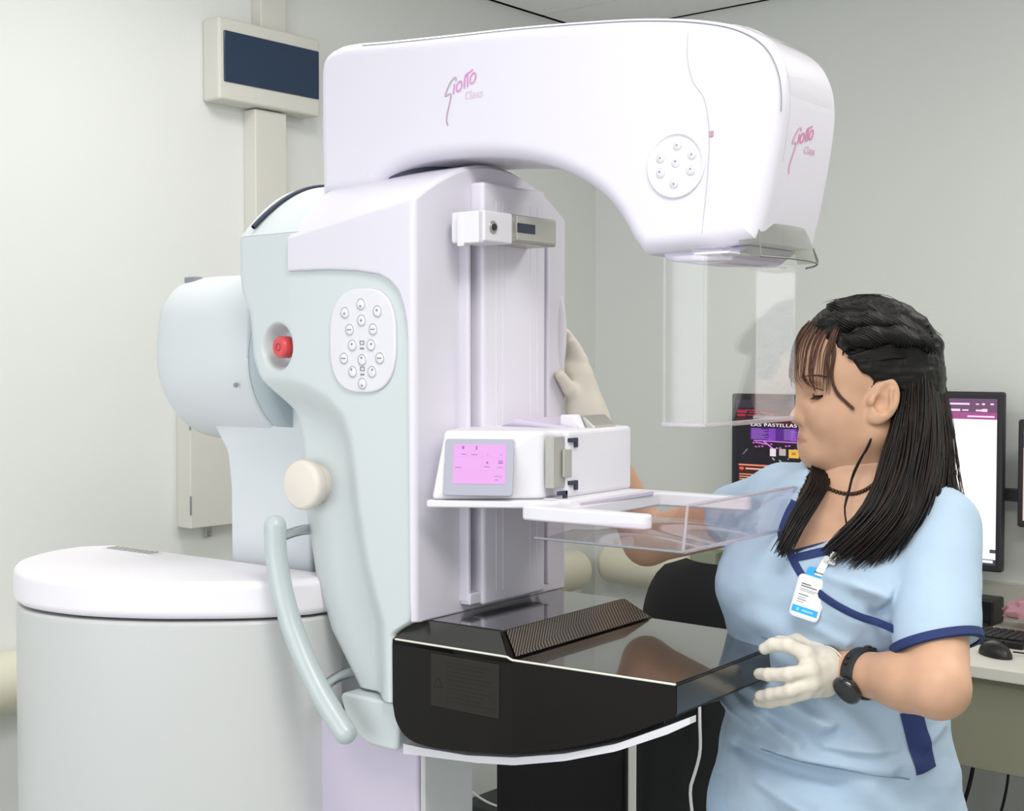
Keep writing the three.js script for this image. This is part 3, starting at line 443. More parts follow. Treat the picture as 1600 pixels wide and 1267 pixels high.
  part('edge_glint', merge([glintTube([-0.47, 1.0835, 0.0004], [-0.262, 1.0848, 0.0004]), glintTube([-0.262, 1.0848, 0.0004], [-0.253, 1.0815, 0.0002]), glintTube([-0.253, 1.0815, 0.0002], [0.0, 1.0815, -0.0135])]), M.edge, 'thin pale strip painted as a window reflection along the table edge');  // reflection on the rounded rim, put in as a pale strip
  part('front_weave', grid(1, 1, (s, t) => [0.0006, lerp(1.043, 1.079, t), -lerp(0.0145, 0.3615, s)]), phy(0xffffff, 0.3, { map: (() => { const t = fineW.clone(); t.repeat.set(34, 4); return t; })(), clearcoat: 1, clearcoatRoughness: 0.15 }), 'woven carbon front edge');
  const RT = [[-0.468, 0.9235], [-0.43, 0.924], [-0.345, 0.928], [-0.261, 0.94], [-0.174, 0.961], [-0.091, 0.989], [-0.013, 1.026], [0.04, 1.052]], RBt = [[-0.468, 0.9085], [-0.43, 0.912], [-0.33, 0.92], [-0.261, 0.929], [-0.174, 0.951], [-0.091, 0.979], [-0.013, 1.015], [0.04, 1.045]];
  const far = (u) => lerp(0.364, 0.03, sm(-0.27, 0.02, u)), us = []; for (let i = 0; i <= 60; i++) us.push(lerp(-0.468, 0.02, i / 60));
  const band = (f) => grid(60, 1, (a, t) => f(us[Math.round(a * 60)], t)), yT = (u) => table(RT, u), yB = (u) => table(RBt, u);
  part('lower_tray', merge([band((u, t) => [u, lerp(yB(u), yT(u), t), -0.014]), band((u, t) => [u, lerp(yB(u), yT(u), t), -far(u)]), band((u, t) => [u, yT(u), -lerp(0.014, far(u), t)]), band((u, t) => [u, yB(u), -lerp(0.014, far(u), t)]), grid(1, 1, (a, t) => [0.02, lerp(yB(0.02), yT(0.02), a), -lerp(0.014, 0.03, t)]), grid(1, 1, (a, t) => [-0.468, lerp(yB(-0.468), yT(-0.468), a), -lerp(0.014, 0.364, t)])]), M.white, 'thin white tray edge under the table');
  // warning print on the side, tone on tone
  const warn = canvasTex(512, 384, (x, w, h) => {
    x.fillStyle = '#1f1c18'; x.fillRect(0, 0, w, h); x.strokeStyle = '#28241f'; x.lineWidth = 5; x.strokeRect(4, 4, w - 8, h - 8);
    x.strokeStyle = '#080706'; x.lineWidth = 9; x.beginPath(); x.moveTo(58, 170); x.lineTo(92, 240); x.lineTo(22, 240); x.closePath(); x.stroke();
    x.fillStyle = '#100e0b'; for (let i = 0, y = 44; i < 10; i++, y += 30) { if (i === 2 || i === 5 || i === 8) y += 4; let X = 120; while (X < 440 - (i % 3) * 30) { const L = 10 + rnd() * 34; x.fillRect(X, y, L, 9); X += L + 7; } }
  });
  part('warning_label', rbox(0.1255, 0.0765, 0.0006, 0.0002, -0.338, 1.034, 0.0003, 1), M.carbon, 'dark warning label with a triangle');
  part('label_print', new THREE.PlaneGeometry(0.125, 0.076).translate(-0.338, 1.034, 0.0008), phy(0xffffff, 0.35, { map: warn, specularIntensity: 0.6, clearcoat: 0.2, clearcoatRoughness: 0.06 }));
}
// ---------- things on the walls ----------
const rthing = (name, label, category, at, group) => thing(name, label, category, rw(...at), ROOM.t, group); // local x along the back wall, z out from it
{
  const t = rthing('fuse_box', 'white wall fuse box with a dark blue window', 'fuse box', [0, 2.175, 1.565]);
  mesh('housing', rbox(0.07, 0.215, 0.35, 0.008, 0.035, 0.108, 0), M.beigeBox, t);
  mesh('window_panel', extrude(roundPoly([[-0.16, 0], [0.168, 0], [0.168, 0.133], [-0.16, 0.133]], 0.004), 0.012, 0.002).rotateY(Math.PI / 2).translate(0.062, 0.048, 0.0), M.navyPanel, t, 'dark blue hinged window');
}
{
  const t = rthing('cable_duct', 'white square cable duct running down the left wall', 'cable duct', [0, 0, 1.55]);
  mesh('lower_duct', rbox(0.05, 2.163, 0.11, 0.004, 0.025, 1.0905, 0), M.beigeBox, t); mesh('upper_duct', rbox(0.04, 0.28, 0.09, 0.004, 0.02, 2.532, -0.02), M.beigeBox, t);
}
{
  const t = rthing('wall_cabinet', 'shallow cream metal wall cabinet behind the machine drum', 'cabinet', [0, 1.06, 1.72]);
  mesh('body', rbox(0.06, 0.34, 0.225, 0.003, 0.03, 0.17, 0), M.beigeBox, t); mesh('latch', merge([rbox(0.006, 0.03, 0.02, 0.002, 0.01, -0.02, 0.02), new THREE.TorusGeometry(0.006, 0.0018, 6, 14).translate(0.015, -0.026, 0.02)]), M.steel, t);
  for (const y of [0.28, 0.06]) mesh('hinge', rbox(0.004, 0.05, 0.004, 0.001, 0.06, y, 0.113), M.seam, t);
}
{ // padded cream bumper rolls at waist height
  const roll = (len, r) => { const p = []; for (let i = 0; i <= 8; i++) { const a = i / 8 * Math.PI / 2; p.push(new THREE.Vector2(r * Math.sin(a) ** 0.8, -len / 2 + 0.035 * (1 - Math.cos(a)))); } for (let i = 8; i >= 0; i--) { const a = i / 8 * Math.PI / 2; p.push(new THREE.Vector2(r * Math.sin(a) ** 0.8, len / 2 - 0.035 * (1 - Math.cos(a)))); } return new THREE.LatheGeometry(p, 40); };
  const long = rthing('wall_bumper', 'long cream padded bumper roll along the left wall', 'wall bumper', [0.072, 0.76, 2.6]);
  mesh('pad', roll(4.84, 0.07).rotateX(Math.PI / 2), M.creamPad, long);
  const shortB = rthing('wall_bumper', 'short cream padded bumper roll on the back wall near the corner', 'wall bumper', [0.285, 0.775, 0.072]);
  mesh('pad', roll(0.38, 0.071).rotateZ(Math.PI / 2), M.creamPad, shortB); mesh('end_block', rbox(0.095, 0.11, 0.09, 0.003, 0.235, 0.02, -0.025), std(0x9aa28e, 0.6), shortB, 'grey-green end block');
  const band = rthing('wall_rail', 'flat pale rail along the back wall behind the desk', 'wall rail', [2.4, 0.787, 0.006]);
  mesh('board', rbox(3.6, 0.11, 0.012, 0.003), std(0xc9c8bd, 0.6), band);
}
// ---------- desk and what stands on it ----------
const DX = 2.55;
{
  const t = rthing('desk', 'long pale grey desk with a taupe front panel along the back wall', 'desk', [DX, 0, 0.33]);
  mesh('worktop', rbox(3.3, 0.032, 0.655, 0.004, 0, 0.719, 0), M.desk, t);
  mesh('front_panel', rbox(3.2, 0.235, 0.018, 0.002, 0, 0.5855, 0.29), M.deskPanel, t, 'taupe panel below the desk edge');
  for (const x of [-1.6, 0.6, 1.6]) mesh('leg', rbox(0.03, 0.703, 0.55, 0.003, x, 0.3515, 0), M.deskPanel, t);
}
{ // cables hanging under the desk
  const mk = (label, pts, r) => tag(mesh('cable', tube(pts.map((p) => V3(...rw(...p))), r, 30, 8), M.black, scene), label, 'cable', 'cables under the desk');
  mk('black cable slanting down under the desk, nearest the clinician', [[1.540, 0.7, 0.2], [1.510, 0.45, 0.22], [1.480, 0.25, 0.24], [1.380, 0.006, 0.3]], 0.006);
  mk('black cable slanting down under the desk, second from the clinician', [[1.620, 0.7, 0.2], [1.600, 0.45, 0.21], [1.580, 0.25, 0.22], [1.500, 0.006, 0.27]], 0.004);
  mk('black cable slanting down under the desk, farthest from the clinician', [[1.740, 0.7, 0.2], [1.720, 0.45, 0.21], [1.700, 0.25, 0.22], [1.620, 0.006, 0.27]], 0.005);
}
const screenMat = (t, k) => std(0x050506, 0.2, { emissiveMap: t, emissive: 0xffffff, emissiveIntensity: k });
const webTex = canvasTex(512, 820, (x, w, h) => { // event web page, upright screen
  x.fillStyle = '#17131f'; x.fillRect(0, 0, w, h); x.save(); x.scale(1, 0.615);
  x.fillStyle = '#3a3442'; x.fillRect(0, 0, w, 70);
  x.fillStyle = '#c22a48'; for (const [a, b, c, d] of [[8, 92, 60, 26], [60, 88, 90, 10], [80, 108, 120, 9], [10, 128, 50, 22], [70, 132, 70, 10], [190, 120, 50, 9]]) x.fillRect(a, b, c, d);
  x.fillStyle = '#5a1524'; x.fillRect(0, 165, w, 50);
  x.fillStyle = '#fdf4ff'; x.font = 'bold 40px sans-serif'; x.fillText('LAS PASTILLAS DEL A', 90, 236, 420);
  x.fillStyle = '#5a2490'; x.fillRect(90, 250, 422, 110); x.fillStyle = '#8743bf'; x.fillRect(200, 250, 40, 110); x.fillRect(330, 250, 30, 110);
  x.fillStyle = '#b98be0'; for (let i = 0; i < 9; i++) { x.fillRect(96, 256 + i * 11, 60 + (i * 37 % 60), 4); x.fillRect(290, 256 + i * 11, 40 + (i * 23 % 50), 4); }
  x.strokeStyle = '#f08cff'; x.lineWidth = 9; x.beginPath(); x.moveTo(110, 365); x.lineTo(500, 372); x.stroke();
  for (const [a, b, c, d] of [[170, 368, 225, 430], [440, 372, 390, 430], [120, 380, 190, 395], [480, 390, 510, 440]]) { x.beginPath(); x.moveTo(a, b); x.lineTo(c, d); x.stroke(); }
  x.fillStyle = '#e66be0'; for (let i = 0; i < 16; i++) { x.beginPath(); x.arc(110 + (i * 53 % 390), 385 + (i * 29 % 50), 7, 0, 7); x.fill(); }
  x.fillStyle = '#f4e9ef'; x.fillRect(208, 430, 36, 70); x.fillStyle = '#c9b9b0'; x.fillRect(262, 430, 40, 60); x.fillStyle = '#f2c14e'; x.fillRect(318, 432, 60, 76); x.fillStyle = '#c98a2c'; x.fillRect(336, 456, 24, 24);
  x.fillStyle = '#b9b4c4'; for (let i = 0; i < 12; i++) x.fillRect(220 + (i * 41 % 120), 512 + (i * 17 % 46), 9, 8);
  x.fillStyle = '#7d7a88'; x.save(); x.translate(70, 440); x.rotate(0.5); x.fillRect(0, 0, 8, 60); x.restore();
  x.fillStyle = '#43131b'; x.fillRect(20, 575, 492, 800);
  x.fillStyle = '#ff9a76'; x.fillRect(20, 582, 180, 14); x.fillRect(208, 584, 140, 8); x.fillStyle = '#ffc9ac'; x.fillRect(62, 615, 110, 14); x.fillStyle = '#ff5a4e'; x.beginPath(); x.arc(38, 622, 15, 0, 7); x.fill(); x.fillStyle = '#fff0ea'; x.fillRect(190, 608, 160, 30);
  x.fillStyle = '#ffb48c'; for (let i = 0; i < 28; i++) x.fillRect(24, 670 + i * 22, 200 - (i * 14) % 90, 9); x.restore();
});
const pageTex = canvasTex(512, 820, (x, w, h) => {
  x.fillStyle = '#fffdf9'; x.fillRect(0, 0, w, h); x.fillStyle = '#6b4a68'; x.fillRect(0, 0, w, 90); x.fillStyle = '#a04e86'; x.fillRect(0, 68, w, 34);
  x.fillStyle = '#ffd9f6'; for (const [a, b, c, d] of [[250, 22, 130, 9], [410, 24, 16, 6], [440, 22, 14, 9], [480, 22, 16, 8], [215, 52, 120, 11], [345, 54, 30, 7], [410, 54, 30, 8], [440, 50, 26, 14], [370, 84, 130, 8]]) x.fillRect(a, b, c, d);
  x.fillStyle = '#6c6fd8'; x.fillRect(170, 560, 40, 22); x.fillStyle = '#56525a'; x.fillRect(484, 742, 28, 18);
  x.fillStyle = '#4a464c'; x.fillRect(0, 792, w, 28); x.fillStyle = '#f2eef0'; x.fillRect(440, 796, 60, 14);
});
const sideTex = canvasTex(640, 400, (x, w, h) => { x.fillStyle = '#fbe3d8'; x.fillRect(0, 0, w, h); x.fillStyle = '#7d5c86'; x.fillRect(0, 0, w, 90); x.fillStyle = '#b89ac0'; x.fillRect(0, 20, w, 12); x.fillStyle = '#e9c5bb'; for (let i = 0; i < 8; i++) x.fillRect(60, 130 + i * 30, 300, 8); });
function monitor(label, b, y, w, h, tex, k, group) {
  const t = rthing('monitor', label, 'monitor', [b + w / 2, y, 0.105], group);
  mesh('casing', rbox(w, h, 0.03, 0.008, 0, h / 2, 0), M.monitor, t);
  mesh('screen', new THREE.PlaneGeometry(w - 0.034, h - 0.04).translate(0, h / 2, 0.0154), screenMat(tex, k), t);
  mesh('wall_mount', merge([rbox(0.1, 0.1, 0.06, 0.004, 0, h / 2, -0.045), rbox(0.12, 0.12, 0.02, 0.004, 0, h / 2, -0.094)]), M.black, t);
  if (k) { const L = new THREE.RectAreaLight(k > 1 ? 0xfffaf5 : 0xb080c0, k > 1 ? 1.0 : 0.25, w - 0.04, h - 0.04); L.position.set(0, h / 2, 0.017); L.rotation.y = Math.PI; t.add(L); }
  return t;
}
monitor('upright monitor showing a dark purple concert web page', 0.642, 0.868, 0.345, 0.518, webTex, 0.9);
monitor('upright monitor with a blank white page behind the hair', 1.186, 0.886, 0.345, 0.518, pageTex, 1.15);
monitor('landscape monitor with a purple title bar, cut by the picture edge', 1.573, 1.022, 0.52, 0.306, sideTex, 0.8);
{ const a = rthing('wall_bracket', 'black bracket bar linking the two monitors', 'bracket', [1.56, 1.108, 0.07]); mesh('bar', rbox(0.14, 0.036, 0.02, 0.003, 0, 0, 0), M.monitor, a); mesh('wall_plate', rbox(0.03, 0.03, 0.06, 0.003, 0, 0, -0.04), M.monitor, a); }
{
  const k = rthing('keyboard', 'black computer keyboard on the desk', 'keyboard', [1.51, 0.735, 0.335]);
  mesh('base', rbox(0.37, 0.018, 0.15, 0.004, 0, 0.01, 0), M.black, k);
  const kg = rbox(0.0165, 0.007, 0.0165, 0.002, 0, 0, 0, 1), km = std(0x17171a, 0.5);
  for (let r = 0; r < 6; r++) for (let c = 0; c < 18; c++) { const q = mesh('key', kg, km, k); q.position.set(-0.169 + c * 0.0198, 0.0215, -0.056 + r * 0.0215); }
  mesh('cable', tube([[0.1, 0.006, -0.075], [0.12, 0.004, -0.1], [0.02, 0.004, -0.13], [-0.1, 0.004, -0.16]], 0.0022, 24, 6), M.black, k);
  const m = rthing('computer_mouse', 'black computer mouse with a cord in front of the keyboard', 'mouse', [1.662, 0.735, 0.515]);
  mesh('shell', new THREE.SphereGeometry(1, 32, 20, 0, Math.PI * 2, 0, Math.PI / 2).scale(0.031, 0.038, 0.056).rotateY(1.0), phy(0x161618, 0.4), m);
  mesh('wheel', cyl(0.008, 0.006, 0, 0, 0, 16).rotateZ(Math.PI / 2).rotateY(1.0).translate(0.018, 0.03, -0.012), M.black, m);
  mesh('cord', tube([[0.035, 0.01, -0.028], [0.08, 0.006, -0.05], [0.16, 0.004, -0.07], [0.3, 0.004, -0.09]], 0.0022, 24, 6), M.black, m);
}
{
  const s = rthing('speaker', 'small black desk speaker box behind the keyboard', 'speaker', [1.445, 0.735, 0.105]);
  mesh('cabinet', rbox(0.15, 0.075, 0.09, 0.006, 0, 0.0375, 0), phy(0x121417, 0.35), s); mesh('foot', rbox(0.13, 0.01, 0.1, 0.003, 0, 0.005, 0.01), M.black, s);
  const b = rthing('plastic_bag', 'crumpled clear and pink plastic bag on the desk', 'bag', [1.64, 0.735, 0.13]);
  const crumple = (r, sx, sy, sz, sd) => { const g = new THREE.IcosahedronGeometry(1, 5), p = g.attributes.position; for (let i = 0; i < p.count; i++) { const n = V3(p.getX(i), p.getY(i), p.getZ(i)); const q = 1 + 0.3 * noise.noise(n.x * 3 + sd, n.y * 3, n.z * 3) + 0.16 * Math.abs(noise.noise(n.x * 7, n.y * 7 + sd, n.z * 7)); n.multiplyScalar(q * r); p.setXYZ(i, n.x * sx, Math.max(-0.004, n.y * sy), n.z * sz); } g.computeVertexNormals(); return toCreasedNormals(g, 1.0); };
  mesh('pink_wrap', crumple(0.07, 1.3, 0.75, 0.8, 2).translate(0, 0.04, 0), phy(0xdda6b4, 0.35, { transmission: 0.3, thickness: 0 }), b); mesh('clear_film', crumple(0.05, 1, 1.2, 0.8, 5).translate(0.03, 0.1, 0), phy(0xf2eaf0, 0.15, { transmission: 0.6, thickness: 0 }), b);
}
// ---------- chair, black cabinet, post and cord behind the table ----------
{
  const c = thing('office_chair', 'black office chair with a rounded fabric back', 'office chair', rw(1.13, 0, 1.05), ROOM.t + Math.PI);
  const back = grid(24, 24, (s, t) => { const a = (s - 0.5) * 2, b = (t - 0.5) * 2, w = 0.27 * (Math.sqrt(Math.max(0, 1 - Math.abs(b) ** 2.4)) * 0.6 + 0.4); return [a * w, 0.69 + b * 0.29, 0.05 + 0.05 * a * a - 0.03 * b]; });
  const bk = grid(24, 24, (s, t) => { const a = -(s - 0.5) * 2, b = (t - 0.5) * 2, w = 0.27 * (Math.sqrt(Math.max(0, 1 - Math.abs(b) ** 2.4)) * 0.6 + 0.4); return [a * w, 0.69 + b * 0.29, 0.05 + 0.05 * a * a - 0.03 * b - 0.05 * (1 - a ** 4) * (1 - b ** 4)]; });
  mesh('backrest', merge([back, bk]), M.blackSoft, c);
  mesh('seat', extrude(roundPoly([[-0.25, -0.24], [0.25, -0.24], [0.25, 0.24], [-0.25, 0.24]], 0.09, 8), 0.09, 0.035, 4).rotateX(-Math.PI / 2).translate(0, 0.43, 0.2), M.blackSoft, c);
  mesh('stem', merge([cyl(0.028, 0.34, 0, 0.26, 0.2), cyl(0.045, 0.05, 0, 0.41, 0.2)]), M.black, c); mesh('back_post', rbox(0.06, 0.35, 0.02, 0.005, 0, 0.58, -0.01), M.black, c);
  for (let i = 0; i < 5; i++) { const a = i / 5 * Math.PI * 2; const l = mesh('leg', merge([rbox(0.3, 0.035, 0.045, 0.008, 0.16, 0.085, 0)]).rotateY(a).translate(0, 0, 0.2), M.black, c); mesh('caster', merge([cyl(0.028, 0.04, 0, 0, 0, 18).rotateX(Math.PI / 2)]).translate(0.3, 0.029, 0).rotateY(a).translate(0, 0, 0.2), M.black, l); }
}
{
  const c = thing('black_cabinet', 'low matt black cabinet standing behind the breast table', 'cabinet', [0.13, 0, -3.12], -THREE.MathUtils.degToRad(8));
  mesh('carcass', rbox(0.29, 0.72, 0.3, 0.004, 0, 0.36, 0), M.black, c); mesh('door', rbox(0.275, 0.7, 0.012, 0.002, 0, 0.365, 0.155), M.black, c);
  const p = thing('steel_post', 'slim pale steel post beside the black cabinet', 'post', [0.235, 0, -2.6], 0);
  mesh('tube', rbox(0.015, 0.79, 0.015, 0.003, 0, 0.395, 0), M.beigeBox, p); mesh('foot', cyl(0.03, 0.006, 0, 0.003, 0), M.beigeBox, p);
  const d = thing('black_drape', 'black cloth draped over a stool between the post and the clinician', 'cloth', [0.352, 0, -2.76], 0);
  mesh('cloth', (() => { const g = grid(60, 20, (s, t) => { const a = s * Math.PI * 2, r = lerp(0.13, 0.16, t) * (1 + 0.05 * t * Math.sin(a * 9)), q = 3.2; const cx = Math.cos(a), cz = Math.sin(a), k = (Math.abs(cx) ** q + Math.abs(cz) ** q) ** (-1 / q); return [cx * k * r * 0.82, lerp(0.81, 0.005, t), cz * k * r * 0.7]; }); return merge([g, cyl(0.1, 0.004, 0, 0.808, 0)]); })(), M.blackSoft, d);
  tag(mesh('white_cord', tube([[0.375, 0.814, -2.74], [0.376, 0.816, -2.68], [0.373, 0.775, -2.645], [0.372, 0.72, -2.635], [0.362, 0.68, -2.632], [0.353, 0.65, -2.63], [0.358, 0.58, -2.62], [0.37, 0.4, -2.61], [0.36, 0.2, -2.6], [0.38, 0.004, -2.6]], 0.0032, 60, 8), M.white, scene), 'thin white cord hanging in front of the black cloth', 'cord');
  const ub = thing('floor_box', 'dark grey box on the floor behind the machine column', 'box', rw(0.3, 0, 0.75), ROOM.t);
  mesh('body', rbox(0.3, 0.13, 0.3, 0.006, 0, 0.065, 0), std(0x2c3431, 0.5), ub); mesh('cord', tube([[-0.18, 0.16, 0.1], [-0.05, 0.136, 0.12], [0.06, 0.134, 0.1], [0.15, 0.15, 0.05]], 0.004, 24, 6), M.white, ub);
}
// ---------- the clinician: distance fields meshed by surface nets ----------
const smin = (a, b, k) => { const h = Math.max(0, k - Math.abs(a - b)) / k; return Math.min(a, b) - h * h * k * 0.25; };
const smax = (a, b, k) => -smin(-a, -b, k);
const capsule = (a, b, ra, rb = ra) => { const bx = b[0] - a[0], by = b[1] - a[1], bz = b[2] - a[2], L = bx * bx + by * by + bz * bz || 1e-9; return (x, y, z) => { const px = x - a[0], py = y - a[1], pz = z - a[2], t = Math.max(0, Math.min(1, (px * bx + py * by + pz * bz) / L)); return Math.hypot(px - t * bx, py - t * by, pz - t * bz) - lerp(ra, rb, t); }; };
const ellipsoid = (c, r) => (x, y, z) => { const px = (x - c[0]) / r[0], py = (y - c[1]) / r[1], pz = (z - c[2]) / r[2], k0 = Math.hypot(px, py, pz), k1 = Math.hypot(px / r[0], py / r[1], pz / r[2]); return k1 < 1e-9 ? -Math.min(...r) : k0 * (k0 - 1) / k1; };
function nets(f, lo, hi, cell, colour) { // naive surface nets, normals from the field
  const n = [0, 1, 2].map((k) => Math.ceil((hi[k] - lo[k]) / cell) + 1), [nx, ny, nz] = n, F = new Float32Array(nx * ny * nz), B = 4, at = (i, j, k) => (k * ny + j) * nx + i;
  const P = (i, j, k) => [lo[0] + i * cell, lo[1] + j * cell, lo[2] + k * cell];
  for (let k = 0; k < nz; k += B) for (let j = 0; j < ny; j += B) for (let i = 0; i < nx; i += B) { // whole blocks far from the surface are filled at once
    const c = P(i + B / 2, j + B / 2, k + B / 2), d = f(...c), far = Math.abs(d) > cell * B * 1.45;
    for (let c2 = k; c2 < Math.min(nz, k + B); c2++) for (let b = j; b < Math.min(ny, j + B); b++) for (let a = i; a < Math.min(nx, i + B); a++) F[at(a, b, c2)] = far ? d : f(...P(a, b, c2));
  }
  const id = new Int32Array(nx * ny * nz).fill(-1), pos = [], idx = [];
  for (let k = 0; k < nz - 1; k++) for (let j = 0; j < ny - 1; j++) for (let i = 0; i < nx - 1; i++) {
    let m = 0, sx = 0, sy = 0, sz = 0, cnt = 0; const v = [];
    for (let q = 0; q < 8; q++) { const w = F[at(i + (q & 1), j + (q >> 1 & 1), k + (q >> 2))]; v.push(w); if (w < 0) m |= 1 << q; }
    if (m === 0 || m === 255) continue;
    for (let q = 0; q < 8; q++) for (const e of [1, 2, 4]) if (!(q & e)) { const r = q | e; if ((v[q] < 0) !== (v[r] < 0)) { const t = v[q] / (v[q] - v[r]); sx += (q & 1) + (e === 1 ? t : 0); sy += (q >> 1 & 1) + (e === 2 ? t : 0); sz += (q >> 2) + (e === 4 ? t : 0); cnt++; } }
    id[at(i, j, k)] = pos.length / 3; pos.push(lo[0] + (i + sx / cnt) * cell, lo[1] + (j + sy / cnt) * cell, lo[2] + (k + sz / cnt) * cell);
  }
  const quad = (a, b, c, d, s) => { if (a < 0 || b < 0 || c < 0 || d < 0) return; s ? idx.push(a, b, c, a, c, d) : idx.push(a, c, b, a, d, c); };
  for (let k = 1; k < nz - 1; k++) for (let j = 1; j < ny - 1; j++) for (let i = 1; i < nx - 1; i++) {
    const s = F[at(i, j, k)] < 0;
    if (s !== F[at(i + 1, j, k)] < 0) quad(id[at(i, j - 1, k - 1)], id[at(i, j, k - 1)], id[at(i, j, k)], id[at(i, j - 1, k)], s);
    if (s !== F[at(i, j + 1, k)] < 0) quad(id[at(i - 1, j, k - 1)], id[at(i - 1, j, k)], id[at(i, j, k)], id[at(i, j, k - 1)], s);
    if (s !== F[at(i, j, k + 1)] < 0) quad(id[at(i - 1, j - 1, k)], id[at(i, j - 1, k)], id[at(i, j, k)], id[at(i - 1, j, k)], s);
  }
  const nor = [], col = [], e = cell * 0.5;
  for (let i = 0; i < pos.length; i += 3) { const x = pos[i], y = pos[i + 1], z = pos[i + 2]; const g = V3(f(x + e, y, z) - f(x - e, y, z), f(x, y + e, z) - f(x, y - e, z), f(x, y, z + e) - f(x, y, z - e)).normalize(); nor.push(g.x, g.y, g.z); if (colour) col.push(...colour(x, y, z)); }
  const g = new THREE.BufferGeometry(); g.setAttribute('position', new THREE.Float32BufferAttribute(pos, 3)); g.setAttribute('normal', new THREE.Float32BufferAttribute(nor, 3)); if (colour) g.setAttribute('color', new THREE.Float32BufferAttribute(col, 3)); g.setIndex(idx);
  const uv = []; for (let i = 0; i < pos.length; i += 3) uv.push((pos[i] * 0.77 + pos[i + 2] * 0.64) / 0.2, pos[i + 1] / 0.2); g.setAttribute('uv', new THREE.Float32BufferAttribute(uv, 2));
  return g;
}
// skeleton, metres, world frame
const TC = [0.487, -2.0], LAT = [0.77, 0.638], FWD = [-0.638, 0.77]; // torso axis; towards her left; towards where her chest faces (x, z)
const SHL = [0.602, 1.254, -1.91], ELL = [0.548, 1.077, -1.712], WRL = [0.456, 1.066, -1.868], SHR = [0.425, 1.268, -2.12], ELR = [0.232, 1.186, -2.3], WRR = [0.127, 1.402, -2.272];
const HD = [0.519, 1.481, -2.0]; // middle of the head
const TORSO = [ // height, half width, half depth, shift forward
  [0.72, 0.197, 0.14, 0], [0.82, 0.195, 0.137, 0.002], [0.9, 0.182, 0.125, 0.004], [0.97, 0.168, 0.116, 0.006], [1.03, 0.16, 0.114, 0.008], [1.1, 0.163, 0.118, 0.01], [1.165, 0.168, 0.12, 0.012], [1.215, 0.17, 0.114, 0.006], [1.255, 0.163, 0.1, -0.002], [1.285, 0.138, 0.086, -0.008], [1.31, 0.095, 0.07, -0.008], [1.335, 0.05, 0.05, -0.006]];
const torso = (g) => (x, y, z) => {
  const yy = Math.max(0.72, Math.min(1.335, y)); let i = 1; while (TORSO[i][0] < yy) i++; const A = TORSO[i - 1], B = TORSO[i], t = sm(A[0], B[0], yy) * 0.5 + (yy - A[0]) / (B[0] - A[0]) * 0.5;
  const a = lerp(A[1], B[1], t) + g, b = lerp(A[2], B[2], t) + g, s = lerp(A[3], B[3], t), dx = x - TC[0], dz = z - TC[1], u = dx * LAT[0] + dz * LAT[1], w = dx * FWD[0] + dz * FWD[1] - s;
  const k0 = Math.hypot(u / a, w / b), k1 = Math.hypot(u / a / a, w / b / b), d = k1 < 1e-6 ? -b : k0 * (k0 - 1) / k1;
  return y > 1.335 ? Math.hypot(Math.max(d, 0), y - 1.335) : y < 0.72 ? Math.max(d, 0.72 - y) : d;
};
const body3 = (u, y, w) => [TC[0] + u * LAT[0] + w * FWD[0], y, TC[1] + u * LAT[1] + w * FWD[1]];
const bustR = ellipsoid(body3(-0.078, 1.165, 0.082), [0.066, 0.064, 0.066]), bustL = ellipsoid(body3(0.078, 1.165, 0.082), [0.066, 0.064, 0.066]);
const trapL = capsule([0.535, 1.312, -2.0], [0.592, 1.275, -1.925], 0.042, 0.046), trapR = capsule([0.51, 1.312, -2.02], [0.43, 1.286, -2.11], 0.04, 0.046);
const neck = capsule([0.514, 1.41, -2.0], [0.528, 1.29, -2.012], 0.05, 0.058);
// head, in metres from HD: f forward (-x), u up, s to the camera side
const H = (f, u, s) => [HD[0] - (f > 0 ? f * 0.93 : f), HD[1] + u, HD[2] + s];
const Hr = (f, u, s) => [f, u, s];
const headParts = [
  [ellipsoid(H(-0.006, 0.012, 0), Hr(0.093, 0.092, 0.074)), 0.01],
  [ellipsoid(H(0.034, -0.042, 0), Hr(0.057, 0.086, 0.06)), 0.03],
  [ellipsoid(H(0.03, 0.02, 0), Hr(0.0635, 0.06, 0.062)), 0.03],
  [capsule(H(0.06, -0.112, 0.012), H(-0.012, -0.088, 0.045), 0.024, 0.022), 0.03], [capsule(H(0.06, -0.112, -0.012), H(-0.012, -0.088, -0.045), 0.024, 0.022), 0.03],
  [ellipsoid(H(0.068, -0.122, 0), Hr(0.021, 0.019, 0.022)), 0.025],
  [ellipsoid(H(0.05, -0.066, 0.036), Hr(0.034, 0.026, 0.024)), 0.03], [ellipsoid(H(0.05, -0.066, -0.036), Hr(0.034, 0.026, 0.024)), 0.03],
  [capsule(H(0.083, -0.006, -0.028), H(0.083, -0.006, 0.028), 0.012), 0.02],
  [capsule(H(0.088, -0.02, 0), H(0.096, -0.064, 0), 0.0075, 0.009), 0.016], [ellipsoid(H(0.1005, -0.0685, 0), Hr(0.012, 0.0105, 0.0115)), 0.008],
  [ellipsoid(H(0.0885, -0.073, 0.0125), Hr(0.0115, 0.009, 0.0075)), 0.006], [ellipsoid(H(0.0885, -0.073, -0.0125), Hr(0.0115, 0.009, 0.0075)), 0.006],
  [ellipsoid(H(0.08, -0.1, 0), Hr(0.0135, 0.02, 0.025)), 0.015],
  ...[1, -1].flatMap((q) => [[capsule(H(0.0885, -0.0945, 0), H(0.0775, -0.0985, q * 0.021), 0.0062, 0.003), 0.005], [capsule(H(0.0865, -0.1085, 0), H(0.077, -0.1055, q * 0.02), 0.0068, 0.003), 0.005]]),
  [neck, 0.03],
];
const sockets = [ellipsoid(H(0.089, -0.03, 0.034), Hr(0.018, 0.012, 0.017)), ellipsoid(H(0.089, -0.03, -0.034), Hr(0.018, 0.012, 0.017))];
